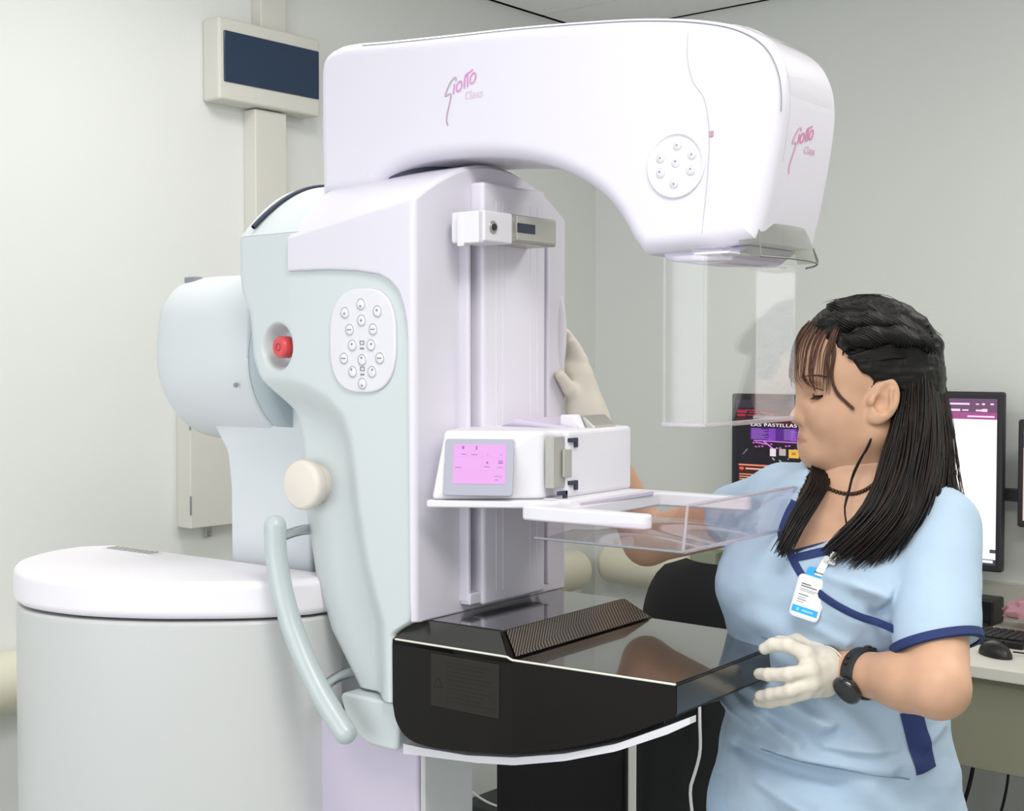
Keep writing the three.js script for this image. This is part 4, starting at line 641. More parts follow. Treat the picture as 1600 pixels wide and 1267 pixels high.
const lids = [ellipsoid(H(0.068, -0.031, 0.032), Hr(0.0135, 0.0125, 0.015)), ellipsoid(H(0.068, -0.031, -0.032), Hr(0.0135, 0.0125, 0.015))];
const mouth = capsule(H(0.0945, -0.1012, 0), H(0.0805, -0.1025, 0.026), 0.0026, 0.0015), mouth2 = capsule(H(0.0945, -0.1012, 0), H(0.0805, -0.1025, -0.026), 0.0026, 0.0015);
const nostril = ellipsoid(H(0.0935, -0.0805, 0.0085), Hr(0.0055, 0.003, 0.003));
const earO = ellipsoid([0, 0, 0], [0.0205, 0.033, 0.0085]), earI = ellipsoid([0.002, 0.003, 0.0095], [0.0132, 0.0235, 0.0085]), concha = ellipsoid([-0.003, -0.006, 0.008], [0.0105, 0.0125, 0.011]);
const earRidge = capsule([0.006, 0.016, 0.004], [0.0095, -0.012, 0.004], 0.0028), tragus = ellipsoid([-0.0175, -0.005, 0.004], [0.005, 0.0075, 0.006]), lobe = ellipsoid([-0.006, -0.027, 0.001], [0.011, 0.01, 0.006]);
const EAR = H(-0.014, -0.04, 0.074);
function ear(x, y, z) {
  const px = x - EAR[0], py = y - EAR[1], pz = (z - EAR[2]) - 0.34 * px, c = 0.97, s = 0.2, qx = c * px - s * py, qy = s * px + c * py; // leans back, stands out behind
  let d = smin(earO(qx, qy, pz), lobe(qx, qy, pz), 0.008); d = smax(d, -earI(qx, qy, pz), 0.004); d = smin(d, earRidge(qx, qy, pz), 0.004); d = smax(d, -concha(qx, qy, pz), 0.004); return smin(d, tragus(qx, qy, pz), 0.005);
}
function headF(x, y, z) {
  let d = 9; for (const [f, k] of headParts) d = smin(d, f(x, y, z), k);
  for (const f of sockets) d = smax(d, -f(x, y, z), 0.016);
  for (const f of lids) d = smin(d, f(x, y, z), 0.004);
  d = smax(d, -mouth(x, y, z), 0.003); d = smax(d, -mouth2(x, y, z), 0.003); d = smax(d, -nostril(x, y, z), 0.003);
  return smin(d, ear(x, y, z), 0.006);
}
const skinTorso = torso(-0.02), upL = capsule(SHL, ELL, 0.046, 0.039), foL = capsule(ELL, WRL, 0.038, 0.028), foL2 = ellipsoid([lerp(ELL[0], WRL[0], 0.3), lerp(ELL[1], WRL[1], 0.3) + 0.002, lerp(ELL[2], WRL[2], 0.3)], [0.041, 0.0375, 0.045]), upR = capsule(SHR, ELR, 0.046, 0.039), foR = capsule(ELR, WRR, 0.04, 0.027);
const collarL = capsule([0.5, 1.29, -1.955], [0.57, 1.295, -1.93], 0.012), hipL = capsule([0.55, 0.8, -1.95], [0.55, 0.45, -1.95], 0.085, 0.055), hipR = capsule([0.42, 0.8, -2.06], [0.42, 0.45, -2.06], 0.085, 0.055), calfL = capsule([0.55, 0.45, -1.95], [0.55, 0.09, -1.97], 0.052, 0.035), calfR = capsule([0.42, 0.45, -2.06], [0.42, 0.09, -2.08], 0.052, 0.035);
function skinF(x, y, z) {
  let d = skinTorso(x, y, z); d = smin(d, bustR(x, y, z) + 0.012, 0.05); d = smin(d, bustL(x, y, z) + 0.012, 0.05); d = smin(d, trapL(x, y, z) + 0.006, 0.04); d = smin(d, trapR(x, y, z) + 0.006, 0.04); d = smin(d, collarL(x, y, z), 0.02);
  d = smin(d, upL(x, y, z), 0.04); d = smin(d, smin(foL(x, y, z), foL2(x, y, z), 0.02), 0.012); d = smin(d, upR(x, y, z), 0.04); d = smin(d, foR(x, y, z), 0.015); d = smin(d, neck(x, y, z), 0.035);
  if (y < 0.9) { d = smin(d, smin(hipL(x, y, z), hipR(x, y, z), 0.02), 0.04); d = smin(d, smin(calfL(x, y, z), calfR(x, y, z), 0.01), 0.02); }
  return d;
}
const SKIN = [0.59, 0.345, 0.222], LIP = [0.42, 0.19, 0.14];
const person = thing('person', 'clinician in pale blue scrubs with long dark hair and white gloves gripping the breast table', 'person', [TC[0], 0, TC[1]]);
const wear = (name, geo, mat, label, parent = person) => mesh(name, geo.translate(-TC[0], 0, -TC[1]), mat, parent, label);
{
  const lip = (x, y, z) => { const f = HD[0] - x, u = y - HD[1], s = z - HD[2]; const k = f > 0.069 ? Math.max(0.7 * sm(0.0105, 0.006, Math.abs(u + 0.1015) + 12 * s * s) * sm(0.024, 0.02, Math.abs(s)), 0.95 * sm(0.004, 0.002, Math.abs(u + 0.1015 + Math.abs(s) * 0.045)) * sm(0.028, 0.022, Math.abs(s))) : 0, br = 0.06 * noise.noise(x * 60, y * 60, z * 60) + 0.05 * noise.noise(x * 14, y * 14, z * 14); return SKIN.map((c, i) => lerp(c, LIP[i], k) * (1 + br)); };
  const head = nets(headF, [HD[0] - 0.125, HD[1] - 0.165, HD[2] - 0.1], [HD[0] + 0.12, HD[1] + 0.12, HD[2] + 0.105], 0.0024, lip);
  const body = nets((x, y, z) => smax(skinF(x, y, z), y - 1.35, 0.002), [0.05, 0.06, -2.42], [0.76, 1.38, -1.62], 0.0065, lip);
  wear('body', mergeGeometries([head, body]), phy(0xffffff, 0.52, { vertexColors: true, sheen: 0.15, sheenRoughness: 0.5, sheenColor: new THREE.Color(0xffd8c0) }), 'bare arms, neck and face');
}
// tunic with sleeves, V neck and folds
const sleeveL = capsule(SHL, [0.552, 1.075, -1.73], 0.066, 0.0535), sleeveR = capsule(SHR, [0.365, 1.242, -2.18], 0.058, 0.054), clothTorso = torso(0.004);
const HN = V3(0.055, -0.31, 0.15).normalize(), HP = [0.563, 1.118, -1.772];
const fold = (a, b, r) => [capsule(a, b, r, r * 0.6), r];
const NECKL = [[0.46, 1.36], [0.428, 1.31], [0.402, 1.262], [0.395, 1.245], [0.404, 1.221]], NECKR = [[0.404, 1.221], [0.44, 1.2345], [0.485, 1.249], [0.53, 1.285], [0.565, 1.36]];
const neckPoly = [...NECKL, ...NECKR.slice(1)];
function inPoly(P, x, y) { // signed distance to a polygon in the x-y plane
  let d = 9, s = 1; for (let i = 0, j = P.length - 1; i < P.length; j = i++) { const [ax, ay] = P[j], [bx, by] = P[i], ex = bx - ax, ey = by - ay, t = Math.max(0, Math.min(1, ((x - ax) * ex + (y - ay) * ey) / (ex * ex + ey * ey))); d = Math.min(d, Math.hypot(x - ax - t * ex, y - ay - t * ey)); if ((ay > y) !== (by > y) && x < ex * (y - ay) / ey + ax) s = -s; } return s * d;
}
const creases = [ // [x0,y0,x1,y1,radius,height]: cloth folds seen on the front, in metres
  [0.345, 1.02, 0.43, 0.985, 0.016, 0.009], [0.34, 0.985, 0.4, 0.955, 0.014, 0.009], [0.36, 0.935, 0.52, 0.932, 0.012, 0.007], [0.42, 1.035, 0.5, 0.97, 0.018, 0.007], [0.35, 0.915, 0.45, 0.905, 0.016, -0.008], [0.47, 0.96, 0.56, 0.935, 0.016, 0.006],
  [0.47, 1.19, 0.53, 1.165, 0.012, 0.006], [0.44, 1.2, 0.5, 1.185, 0.01, 0.004], [0.5, 1.155, 0.535, 1.175, 0.014, -0.006], [0.36, 1.12, 0.42, 1.09, 0.02, 0.005], [0.38, 1.07, 0.5, 1.06, 0.02, 0.004], [0.39, 0.87, 0.47, 0.84, 0.02, 0.006], [0.5, 0.9, 0.56, 0.86, 0.02, 0.006],
  [0.318, 0.975, 0.352, 0.962, 0.007, 0.0045], [0.33, 1.0, 0.378, 0.97, 0.008, 0.0045], [0.372, 1.02, 0.445, 0.988, 0.009, 0.0045], [0.44, 0.957, 0.53, 0.962, 0.008, 0.004], [0.575, 0.962, 0.607, 0.985, 0.008, 0.004], [0.52, 1.195, 0.5, 1.163, 0.007, 0.003], [0.41, 1.13, 0.46, 1.105, 0.01, 0.003], [0.36, 0.885, 0.42, 0.862, 0.01, 0.004],
  [0.56, 1.2, 0.6, 1.16, 0.014, 0.004], [0.585, 1.25, 0.6, 1.19, 0.02, 0.003], [0.545, 1.19, 0.555, 1.14, 0.012, 0.004]];
function tunicF(x, y, z) {
  let d = clothTorso(x, y, z); d = smin(d, bustR(x, y, z), 0.055); d = smin(d, bustL(x, y, z), 0.055); d = smin(d, trapL(x, y, z), 0.05); d = smin(d, trapR(x, y, z), 0.05);
  if (d < 0.06) { for (const [x0, y0, x1, y1, r, h] of creases) { const ex = x1 - x0, ey = y1 - y0, t = ((x - x0) * ex + (y - y0) * ey) / (ex * ex + ey * ey), tc = Math.max(0, Math.min(1, t)), q = Math.hypot(x - x0 - tc * ex, y - y0 - tc * ey); if (q < r * 2.2 && z > -2.05) d -= 2.2 * h * Math.exp(-q * q / (r * r)) ; } d -= 0.0025 * noise.noise(x * 18, y * 26, z * 18) + 0.0012 * noise.noise(x * 45, y * 45, z * 45); }
  let s = sleeveL(x, y, z); s = smax(s, (x - HP[0]) * HN.x + (y - HP[1]) * HN.y + (z - HP[2]) * HN.z, 0.004); d = smin(d, s - 0.002 * noise.noise(x * 22, y * 22, z * 22), 0.018);
  d = smin(d, sleeveR(x, y, z) , 0.03);
  d = smax(d, 0.775 - y, 0.004);
  if (y > 1.2) { const v = Math.max(inPoly(neckPoly, x, y), -(z + 2.03)); d = smax(d, -v, 0.004); if (y > 1.28) d = smax(d, -(neck(x, y, z) - 0.008), 0.006); }
  return d;
}
wear('tunic', nets(tunicF, [0.22, 0.76, -2.36], [0.74, 1.39, -1.66], 0.0037), M.scrub, 'pale blue scrub tunic with folds');
// trims laid on the cloth: rows of points on the surface found along the depth axis
function drop(x, y, f = tunicF) { let z = -1.6; for (let i = 0; i < 90; i++) { const d = f(x, y, z); if (d < 0.0004) break; z -= Math.max(0.0006, d * 0.8); } return z; }
function ribbon(line, w, lift, f = tunicF, n = 40) {
  const c = new THREE.CatmullRomCurve3(line.map(([x, y]) => V3(x, y, 0)), false, 'centripetal'), top = [];
  for (let i = 0; i <= n; i++) { const p = c.getPoint(i / n), t = c.getTangent(i / n); top.push([-1, -0.5, 0, 0.5, 1].map((k) => { const x = p.x - t.y * w * 0.5 * k, y = p.y + t.x * w * 0.5 * k; return V3(x, y, drop(x, y, f) + lift * (1 - 0.5 * k * k)); })); }
  for (let pass = 0; pass < 4; pass++) for (let i = 1; i < n; i++) for (let k = 0; k < 5; k++) top[i][k].z = 0.25 * top[i - 1][k].z + 0.5 * top[i][k].z + 0.25 * top[i + 1][k].z;
  return grid(4, n, (s, t) => { const p = top[Math.round(t * n)][Math.round(s * 4)]; return [p.x, p.y, p.z]; });
}
wear('neck_trim', ribbon([[0.415, 1.291], [0.409, 1.281], [0.394, 1.254], [0.3905, 1.242], [0.401, 1.2185]], 0.011, 0.003), M.navy, 'navy band on the neckline');
wear('neck_trim', ribbon([[0.399, 1.216], [0.42, 1.2235], [0.4405, 1.231], [0.486, 1.2455], [0.515, 1.268]], 0.0115, 0.003), M.navy, 'navy band on the neckline');
wear('chest_band', ribbon([[0.396, 1.228], [0.403, 1.206], [0.414, 1.187], [0.432, 1.17], [0.458, 1.155], [0.493, 1.142], [0.535, 1.134]], 0.0105, 0.003), M.navy, 'navy band curving under the chest');
wear('side_panel', ribbon([[0.556, 1.01], [0.562, 0.985], [0.569, 0.955], [0.575, 0.928]], 0.034, 0.003), M.navy, 'navy side panel at the waist');
wear('seam', ribbon([[0.36, 1.098], [0.42, 1.092], [0.47, 1.085]], 0.002, 0.0012), std(0x7f9bb8, 0.9));
wear('seam', ribbon([[0.36, 0.935], [0.42, 0.93], [0.49, 0.926], [0.55, 0.918]], 0.0022, 0.0014), std(0x7f95b3, 0.9));
{ // sleeve hem
  const ax = HN, e1 = V3(1, 0, 0).cross(ax).normalize(), e2 = ax.clone().cross(e1), c0 = V3(0.5655, 1.1165, -1.768), ring = [], off = (HP[0] - c0.x) * HN.x + (HP[1] - c0.y) * HN.y + (HP[2] - c0.z) * HN.z;
  for (let i = 0; i < 64; i++) { const a = i / 64 * Math.PI * 2, dir = e1.clone().multiplyScalar(Math.cos(a)).addScaledVector(e2, Math.sin(a)); let lo = 0, hi = 0.12; for (let k = 0; k < 22; k++) { const m = (lo + hi) / 2, p = c0.clone().addScaledVector(dir, m).addScaledVector(ax, off - 0.004); (sleeveL(p.x, p.y, p.z) < 0 ? (lo = m) : (hi = m)); } ring.push(c0.clone().addScaledVector(dir, lo + 0.0035)); }
  wear('sleeve_trim', grid(64, 6, (s, t) => { const p = ring[Math.round(s * 64) % 64].clone().addScaledVector(ax, off - 0.0105 + 0.0125 * Math.min(1, t * 1.2)); if (t > 0.9) p.lerp(c0.clone().addScaledVector(ax, off), 0.12); return [p.x, p.y, p.z]; }), M.navy, 'navy hem of the sleeve');
}
{ // trousers and shoes (below the picture)
  const pf = (x, y, z) => { let d = smin(hipL(x, y, z) - 0.022, hipR(x, y, z) - 0.022, 0.03); d = smin(d, smin(calfL(x, y, z) - 0.026, calfR(x, y, z) - 0.026, 0.01), 0.03); d = smin(d, smax(torso(-0.004)(x, y, z), y - 0.9, 0.01), 0.05); return smax(d, 0.07 - y, 0.004); };
  wear('trousers', nets(pf, [0.27, 0.05, -2.25], [0.7, 0.93, -1.78], 0.009), M.pants, 'pale blue scrub trousers');
  for (const [x, z] of [[0.55, -1.97], [0.42, -2.08]]) wear('shoe', new THREE.SphereGeometry(1, 24, 16, 0, Math.PI * 2, 0, Math.PI / 2).scale(0.048, 0.085, 0.125).rotateY(-0.69).translate(x - 0.03, 0, z + 0.035), M.white);
}
// gloves
const chain = (pts, r0, r1) => pts.slice(1).map((p, i) => capsule(pts[i], p, lerp(r0, r1, i / (pts.length - 1)), lerp(r0, r1, (i + 1) / (pts.length - 1))));
function handField(palm, fingers, k = 0.008) { const all = fingers.map((f) => f); return (x, y, z) => { let d = 9; for (const p of palm) d = smin(d, p(x, y, z), 0.02); for (const f of all) { let q = 9; for (const c of f) q = smin(q, c(x, y, z), 0.004); d = smin(d, q, k); } return d; }; }
{
  const wrist = [0.449, 1.068, -1.868];
  const fi = [[0.404, 1.095, -1.834], [0.38, 1.105, -1.838], [0.362, 1.1035, -1.85], [0.3515, 1.096, -1.858]];
  const fm = [[0.406, 1.075, -1.82], [0.377, 1.07, -1.818], [0.354, 1.064, -1.84], [0.344, 1.0615, -1.856]];
  const fr = [[0.409, 1.057, -1.82], [0.379, 1.047, -1.819], [0.356, 1.037, -1.838], [0.3445, 1.031, -1.852]];
  const fp = [[0.402, 1.042, -1.825], [0.378, 1.031, -1.838], [0.358, 1.022, -1.852], [0.344, 1.0195, -1.866]];
  const th = [[0.432, 1.092, -1.872], [0.406, 1.102, -1.89], [0.384, 1.1, -1.905]];
  const f = handField([capsule(wrist, [0.408, 1.088, -1.84], 0.026, 0.0135), capsule(wrist, [0.41, 1.072, -1.828], 0.026, 0.0135), capsule([0.45, 1.06, -1.868], [0.413, 1.056, -1.829], 0.024, 0.013), capsule([0.448, 1.054, -1.868], [0.415, 1.045, -1.838], 0.022, 0.0115)],
    [chain(fi, 0.0108, 0.0082), chain(fm, 0.0102, 0.008), chain(fr, 0.0098, 0.0078), chain(fp, 0.009, 0.007), chain(th, 0.013, 0.0095)]);
  const cuff = V3(WRL[0] - 0.402, WRL[1] - 1.07, WRL[2] + 1.824).normalize();
  const g = (x, y, z) => { const a = (x - 0.4375) * cuff.x + (y - 1.0685) * cuff.y + (z + 1.854) * cuff.z; const r = smin(f(x, y, z), capsule([0.44, 1.067, -1.858], [0.462, 1.066, -1.874], 0.03, 0.0315)(x, y, z), 0.012); return smax(r - 0.0007 * noise.noise(x * 90, y * 90, z * 90), a, 0.002); };
  wear('glove', nets(g, [0.32, 0.99, -1.935], [0.49, 1.135, -1.785], 0.0021), M.glove, 'white latex glove on the near hand');
  const ring = []; { const e1 = V3(0, 1, 0).cross(cuff).normalize(), e2 = cuff.clone().cross(e1); for (let i = 0; i < 40; i++) { const a = i / 40 * Math.PI * 2; ring.push(V3(0.4375, 1.068, -1.8545).addScaledVector(e1, 0.0315 * Math.cos(a)).addScaledVector(e2, 0.0315 * Math.sin(a))); } }
  wear('glove_cuff', tube(ring, 0.0013, 80, 6, true), M.glove);
  // far hand reaching round the column to the side keypad
  const F2 = (p) => p, w2 = [0.1275, 1.4, -2.272];
  const kn = [[0.102, 1.475, -2.298], [0.107, 1.478, -2.286], [0.113, 1.476, -2.276], [0.119, 1.47, -2.268]];
  const tips = [[0.083, 1.535, -2.307], [0.0885, 1.546, -2.298], [0.095, 1.54, -2.288], [0.104, 1.525, -2.278]];
  const f2 = handField(kn.map((p) => capsule(w2, p, 0.025, 0.0155)), [...kn.map((p, i) => chain([p, [lerp(p[0], tips[i][0], 0.45) + 0.006, lerp(p[1], tips[i][1], 0.5), lerp(p[2], tips[i][2], 0.45)], tips[i]], 0.0105, 0.0075)), chain([[0.114, 1.428, -2.262], [0.095, 1.45, -2.245], [0.08, 1.472, -2.229]], 0.0135, 0.0092)], 0.01);
  const c2 = V3(WRR[0] - ELR[0], WRR[1] - ELR[1], WRR[2] - ELR[2]).normalize();
  wear('glove', nets((x, y, z) => smax(smin(f2(x, y, z), capsule([0.125, 1.41, -2.272], [0.146, 1.362, -2.276], 0.03, 0.033)(x, y, z), 0.015), -((x - 0.143) * c2.x + (y - 1.368) * c2.y + (z + 2.275) * c2.z), 0.002), [0.04, 1.33, -2.345], [0.2, 1.58, -2.2], 0.0026), M.glove, 'white latex glove on the far hand');
}
{ // watch on the near wrist
  const ax = V3(ELL[0] - WRL[0], ELL[1] - WRL[1], ELL[2] - WRL[2]).normalize(), c = V3(...WRL).addScaledVector(ax, 0.05), e1 = V3(0, 1, 0).addScaledVector(ax, -ax.y).normalize(), e2 = ax.clone().cross(e1), ring = [];
  for (let i = 0; i < 48; i++) { const a = i / 48 * Math.PI * 2, dir = e1.clone().multiplyScalar(Math.cos(a)).addScaledVector(e2, Math.sin(a)); let lo = 0, hi = 0.08; for (let k = 0; k < 20; k++) { const m = (lo + hi) / 2, p = c.clone().addScaledVector(dir, m); (skinF(p.x, p.y, p.z) < 0 ? (lo = m) : (hi = m)); } ring.push([dir, lo + 0.0015]); }
  const at = (i, r, s) => { const [d, q] = ring[i % 48]; return c.clone().addScaledVector(d, q + r).addScaledVector(ax, s); };
  const prof = [[0, -0.0105], [0.0026, -0.0098], [0.0034, 0], [0.0026, 0.0098], [0, 0.0105]];
  const strap = wear('watch_strap', grid(48, 4, (s, t) => { const [r, w] = prof[Math.round(t * 4)], p = at(Math.round(s * 48), r, w); return [p.x, p.y, p.z]; }), std(0x202124, 0.6), 'black watch strap');
  // case: faces down towards the camera
  let best = 0, bd = -9; ring.forEach(([d], i) => { const k = d.x * -0.4 + d.y * -0.45 + d.z * 0.8; if (k > bd) { bd = k; best = i; } });
  const n = ring[best][0], ctr = at(best, 0.003, 0), q = new THREE.Quaternion().setFromUnitVectors(V3(0, 1, 0), n);
  wear('watch_case', new THREE.LatheGeometry([[0, -0.004], [0.0195, -0.004], [0.0215, 0], [0.0215, 0.005], [0.0195, 0.0075], [0.0165, 0.0078], [0.016, 0.0072], [0, 0.0072]].map(([x, y]) => new THREE.Vector2(x, y)), 48).applyQuaternion(q).translate(ctr.x, ctr.y, ctr.z), phy(0x101114, 0.25, { clearcoat: 0.8 }), 'round black watch case');
  for (const k of [-3, -2, 2, 3]) { const p = at((best + 24 + k * 2 + 48 + 10) % 48, 0.0036, 0); wear('strap_ridge', new THREE.SphereGeometry(0.003, 8, 6).scale(2, 1, 0.6).translate(p.x, p.y, p.z), M.black, undefined, person); }
}
// ---------- hair ----------
const hairStrand = (pts, r0, r1, seg = 14, rad = 5) => { const g = tube(pts, 1, seg, rad), p = g.attributes.position, c = new THREE.CatmullRomCurve3(pts.map((q) => (q.isVector3 ? q : V3(...q))), false, 'centripetal'); for (let i = 0; i <= seg; i++) { const o = c.getPointAt(i / seg), k = lerp(r0, r1, i / seg) * Math.min(1, 0.35 + 4 * Math.min(i, seg - i) / seg); for (let j = 0; j <= rad; j++) { const a = i * (rad + 1) + j; p.setXYZ(a, o.x + (p.getX(a) - o.x) * k, o.y + (p.getY(a) - o.y) * k, o.z + (p.getZ(a) - o.z) * k); } } return g; };
{
  const scalp = ellipsoid(H(-0.008, 0.014, 0), Hr(0.103, 0.1, 0.083)), back = ellipsoid(H(-0.065, -0.02, 0), Hr(0.055, 0.075, 0.075));
  // hair line: above a line from the forehead to in front of the ear, and behind the ear
  const HL = [[0.13, 0.042], [0.096, 0.042], [0.072, 0.05], [0.052, 0.034], [0.03, 0.016], [0.02, 0.0], [0.0, -0.012], [0.006, -0.028], [-0.004, -0.014], [-0.03, -0.02], [-0.042, -0.03], [-0.06, -0.06], [-0.05, -0.12], [-0.2, -0.14], [-0.2, 0.2], [0.13, 0.2]].map(([f, u]) => [f, u]);
  const bumps = [[1285, 498, 0.02], [1305, 488, 0.021], [1328, 486, 0.022], [1350, 480, 0.023], [1372, 480, 0.024], [1393, 490, 0.026], [1410, 505, 0.027], [1322, 508, 0.019], [1343, 515, 0.02], [1366, 520, 0.021], [1388, 527, 0.022], [1408, 532, 0.022], [1425, 520, 0.024], [1437, 535, 0.024]].map(([px, py, r], i) => { const f = (1345 - px) / 1050, u = (580 - py) / 1050, row = i > 6 && i < 12; return ellipsoid(H(f, u - 0.008, row ? 0.058 : i > 11 ? 0.03 : 0.035), [r * 1.1, r * 0.85, r]); });
  const f = (x, y, z) => { let d = smin(scalp(x, y, z), back(x, y, z), 0.03); const ff = HD[0] - x, u = y - HD[1]; d = smax(d, inPoly(HL, ff, u), 0.006); for (const b of bumps) d = smin(d, b(x, y, z), 0.008); return d - 0.0016 * noise.noise(x * 40, y * 130, z * 40) - 0.001 * noise.noise(x * 160, y * 60, z * 160); };
  wear('hair', nets(f, [HD[0] - 0.12, HD[1] - 0.14, HD[2] - 0.11], [HD[0] + 0.14, HD[1] + 0.13, HD[2] + 0.11], 0.0026), M.hair, 'dark hair gathered up in twists');
  // twists: locks wound over the crown
  const locks = [];
  for (let r = 0; r < 3; r++) for (let k = 0; k < 16; k++) { const ph = k / 16 * 6.28, pts = []; for (let i = 0; i <= 12; i++) { const t = i / 12, f0 = lerp(0.06 - r * 0.006, -0.082, t), u0 = [0.086, 0.066, 0.04][r] + [0.016, 0.012, 0.012][r] * Math.sin(Math.PI * t) - 0.022 * t * (r === 0 ? 1.4 : r === 1 ? 0.7 : 0), s0 = [0.03, 0.058, 0.072][r] + 0.012 * Math.sin(t * 3), q = 0.013 + 0.003 * Math.sin(t * 19 + r), a = ph + t * 11; pts.push(V3(...H(f0 + 0.006 * Math.sin(a * 2), u0 + q * Math.cos(a), s0 + q * Math.sin(a)))); } locks.push(hairStrand(pts, 0.0032, 0.0026, 26, 5)); }
  for (let k = 0; k < 36; k++) { const a = (k / 36 - 0.5) * 1.3, pts = []; for (let i = 0; i <= 6; i++) { const t = i / 6; pts.push(V3(...H(lerp(0.022 + 0.02 * Math.cos(a * 3), -0.085, t), lerp(0.012 + 0.03 * (a + 0.65) * 0.4, 0.028 + 0.02 * a, t) + 0.006 * Math.sin(3.1 * t) + rnd() * 0.002, 0.074 + 0.011 * Math.sin(Math.PI * Math.min(1, t * 0.9 + 0.1)) - 0.03 * t * t * t))); } locks.push(hairStrand(pts, 0.0024, 0.003, 12, 4)); }
  for (let k = 0; k < 14; k++) { const pts = []; for (let i = 0; i <= 5; i++) { const t = i / 5; pts.push(V3(...H(lerp(0.04 + rnd() * 0.02, -0.11, t), 0.1 + 0.018 * Math.sin(Math.PI * t) - 0.05 * t * t + rnd() * 0.004, lerp(-0.02, 0.04, rnd())))); } locks.push(hairStrand(pts, 0.0005, 0.0004, 12, 3)); }
  wear('hair_twist', merge(locks), M.hair, 'twisted locks over the crown');
  // long loose hair falling over the near shoulder
  const G = [[[0.562, 1.5, -1.93], [0.556, 1.435, -1.932], [0.532, 1.37, -1.905], [0.496, 1.295, -1.872], [0.432, 1.238, -1.852]], [[0.574, 1.509, -1.935], [0.568, 1.43, -1.92], [0.553, 1.352, -1.885], [0.514, 1.287, -1.852], [0.445, 1.222, -1.842]], [[0.591, 1.514, -1.94], [0.587, 1.42, -1.91], [0.564, 1.339, -1.872], [0.539, 1.279, -1.842], [0.478, 1.212, -1.832]], [[0.597, 1.519, -1.95], [0.603, 1.427, -1.92], [0.591, 1.356, -1.878], [0.564, 1.296, -1.838], [0.52, 1.224, -1.828]], [[0.604, 1.523, -1.97], [0.622, 1.444, -1.95], [0.627, 1.371, -1.925], [0.629, 1.33, -1.92], [0.634, 1.296, -1.905]], [[0.617, 1.524, -2.0], [0.646, 1.443, -2.0], [0.656, 1.367, -2.0], [0.658, 1.32, -1.99], [0.659, 1.285, -1.98]]].map((g) => new THREE.CatmullRomCurve3(g.map((p) => V3(...p)), false, 'centripetal'));
  const guide = (s, t) => { const q = s * 5, i = Math.min(4, Math.floor(q)); return G[i].getPoint(t).lerp(G[i + 1].getPoint(t), q - i); };
  const long = [], brown = [];
  long.push(grid(20, 24, (s, t) => { const p = guide(s, t * 0.96); return [p.x, p.y, p.z - 0.006]; }), grid(20, 24, (s, t) => { const p = guide(s, t * 0.93); return [p.x, p.y - 0.004, p.z - 0.016 - 0.02 * Math.sin(Math.PI * s)]; }));
  for (let k = 0; k < 1050; k++) {
    const s = rnd(), lay = rnd(), end = 0.84 + 0.2 * rnd(), drift = (rnd() - 0.5) * 0.05, pts = [];
    for (let i = 0; i <= 7; i++) { const t = i / 7 * end, p = guide(Math.max(0, Math.min(1, s + drift * t + 0.012 * Math.sin(t * 7 + k))), Math.min(1, t)); if (t > 1) p.add(V3(-0.12 * (t - 1), -0.1 * (t - 1), 0)); p.z += 0.004 - 0.022 * lay + 0.003 * Math.sin(t * 5 + k); p.y += 0.003 * Math.sin(k); pts.push(p); }
    (rnd() < 0.3 ? brown : long).push(hairStrand(pts, 0.0013 + 0.001 * rnd(), 0.0006 + 0.0006 * rnd(), 14, 4));
  }
  // locks on the far side of the neckline and a thin one across the neck
  const far = [[0.494, 1.375, -2.055], [0.463, 1.338, -1.995], [0.442, 1.31, -1.945], [0.408, 1.272, -1.9], [0.378, 1.232, -1.88]];
  for (let k = 0; k < 40; k++) { const o = (rnd() - 0.5); long.push(hairStrand(far.map(([x, y, z], i) => V3(x + o * 0.03 * (1 - i * 0.1) - 0.002 * i * rnd(), y - o * 0.012 + rnd() * 0.003 - (i === 4 ? rnd() * 0.012 : 0), Math.max(z, i > 2 ? drop(x, y) + 0.004 : z) + 0.006 * rnd())), 0.0038, 0.0014, 12, 5)); }
  for (let k = 0; k < 5; k++) long.push(hairStrand([[0.525, 1.4, -1.94], [0.512, 1.372, -1.932], [0.494, 1.34, -1.93], [0.4785, 1.305, -1.912], [0.472, 1.287, -1.9], [0.473, 1.258, -1.885]].map(([x, y, z]) => V3(x + (rnd() - 0.5) * 0.003, y, z + (rnd() - 0.5) * 0.004)), 0.0013, 0.0007, 14, 4));
  for (let k = 0; k < 26; k++) { const o = rnd(), pts = []; for (let i = 0; i <= 5; i++) { const t = i / 5, p = guide(lerp(0.75, 1.02, o) > 1 ? 1 : lerp(0.75, 1, o), t); p.x += 0.01 * t * rnd() + 0.004; pts.push(p); } brown.push(hairStrand(pts, 0.0007, 0.0004, 12, 3)); }
  wear('long_hair', merge(long), M.hair, 'long dark hair falling over the shoulder'); wear('long_hair', merge(brown), M.hairBrown, 'browner strands of the long hair');
  // thin fringe over the forehead
  const fr = [];
  for (let k = 0; k < 64; k++) { const th = lerp(-0.6, 1.15, rnd()), a = rnd(), sweep = 0.12 * (rnd() - 0.3), pts = []; for (let i = 0; i <= 7; i++) { const t = i / 7, q = th + sweep * t + (th > 0.7 ? -0.12 * t : 0), uu = lerp(0.068, -0.012 - 0.014 * a - 0.012 * Math.max(0, th), t), k2 = 0.6 + 0.4 * Math.sin(Math.min(1, t * 2.2) * 1.57); let p = H(0.02 + 0.06 * k2 * Math.cos(q), uu, 0.05 * Math.sin(q)); for (let w = 0; w < 40; w++) { if (headF(...p) > 0.0022 + 0.002 * a) break; p = [p[0] - 0.0016 * Math.cos(q), p[1] + (t < 0.2 ? 0.0005 : 0), p[2] + 0.0016 * Math.sin(q)]; } pts.push(V3(...p)); } fr.push(hairStrand(pts, 0.0009, 0.0004, 14, 4)); }
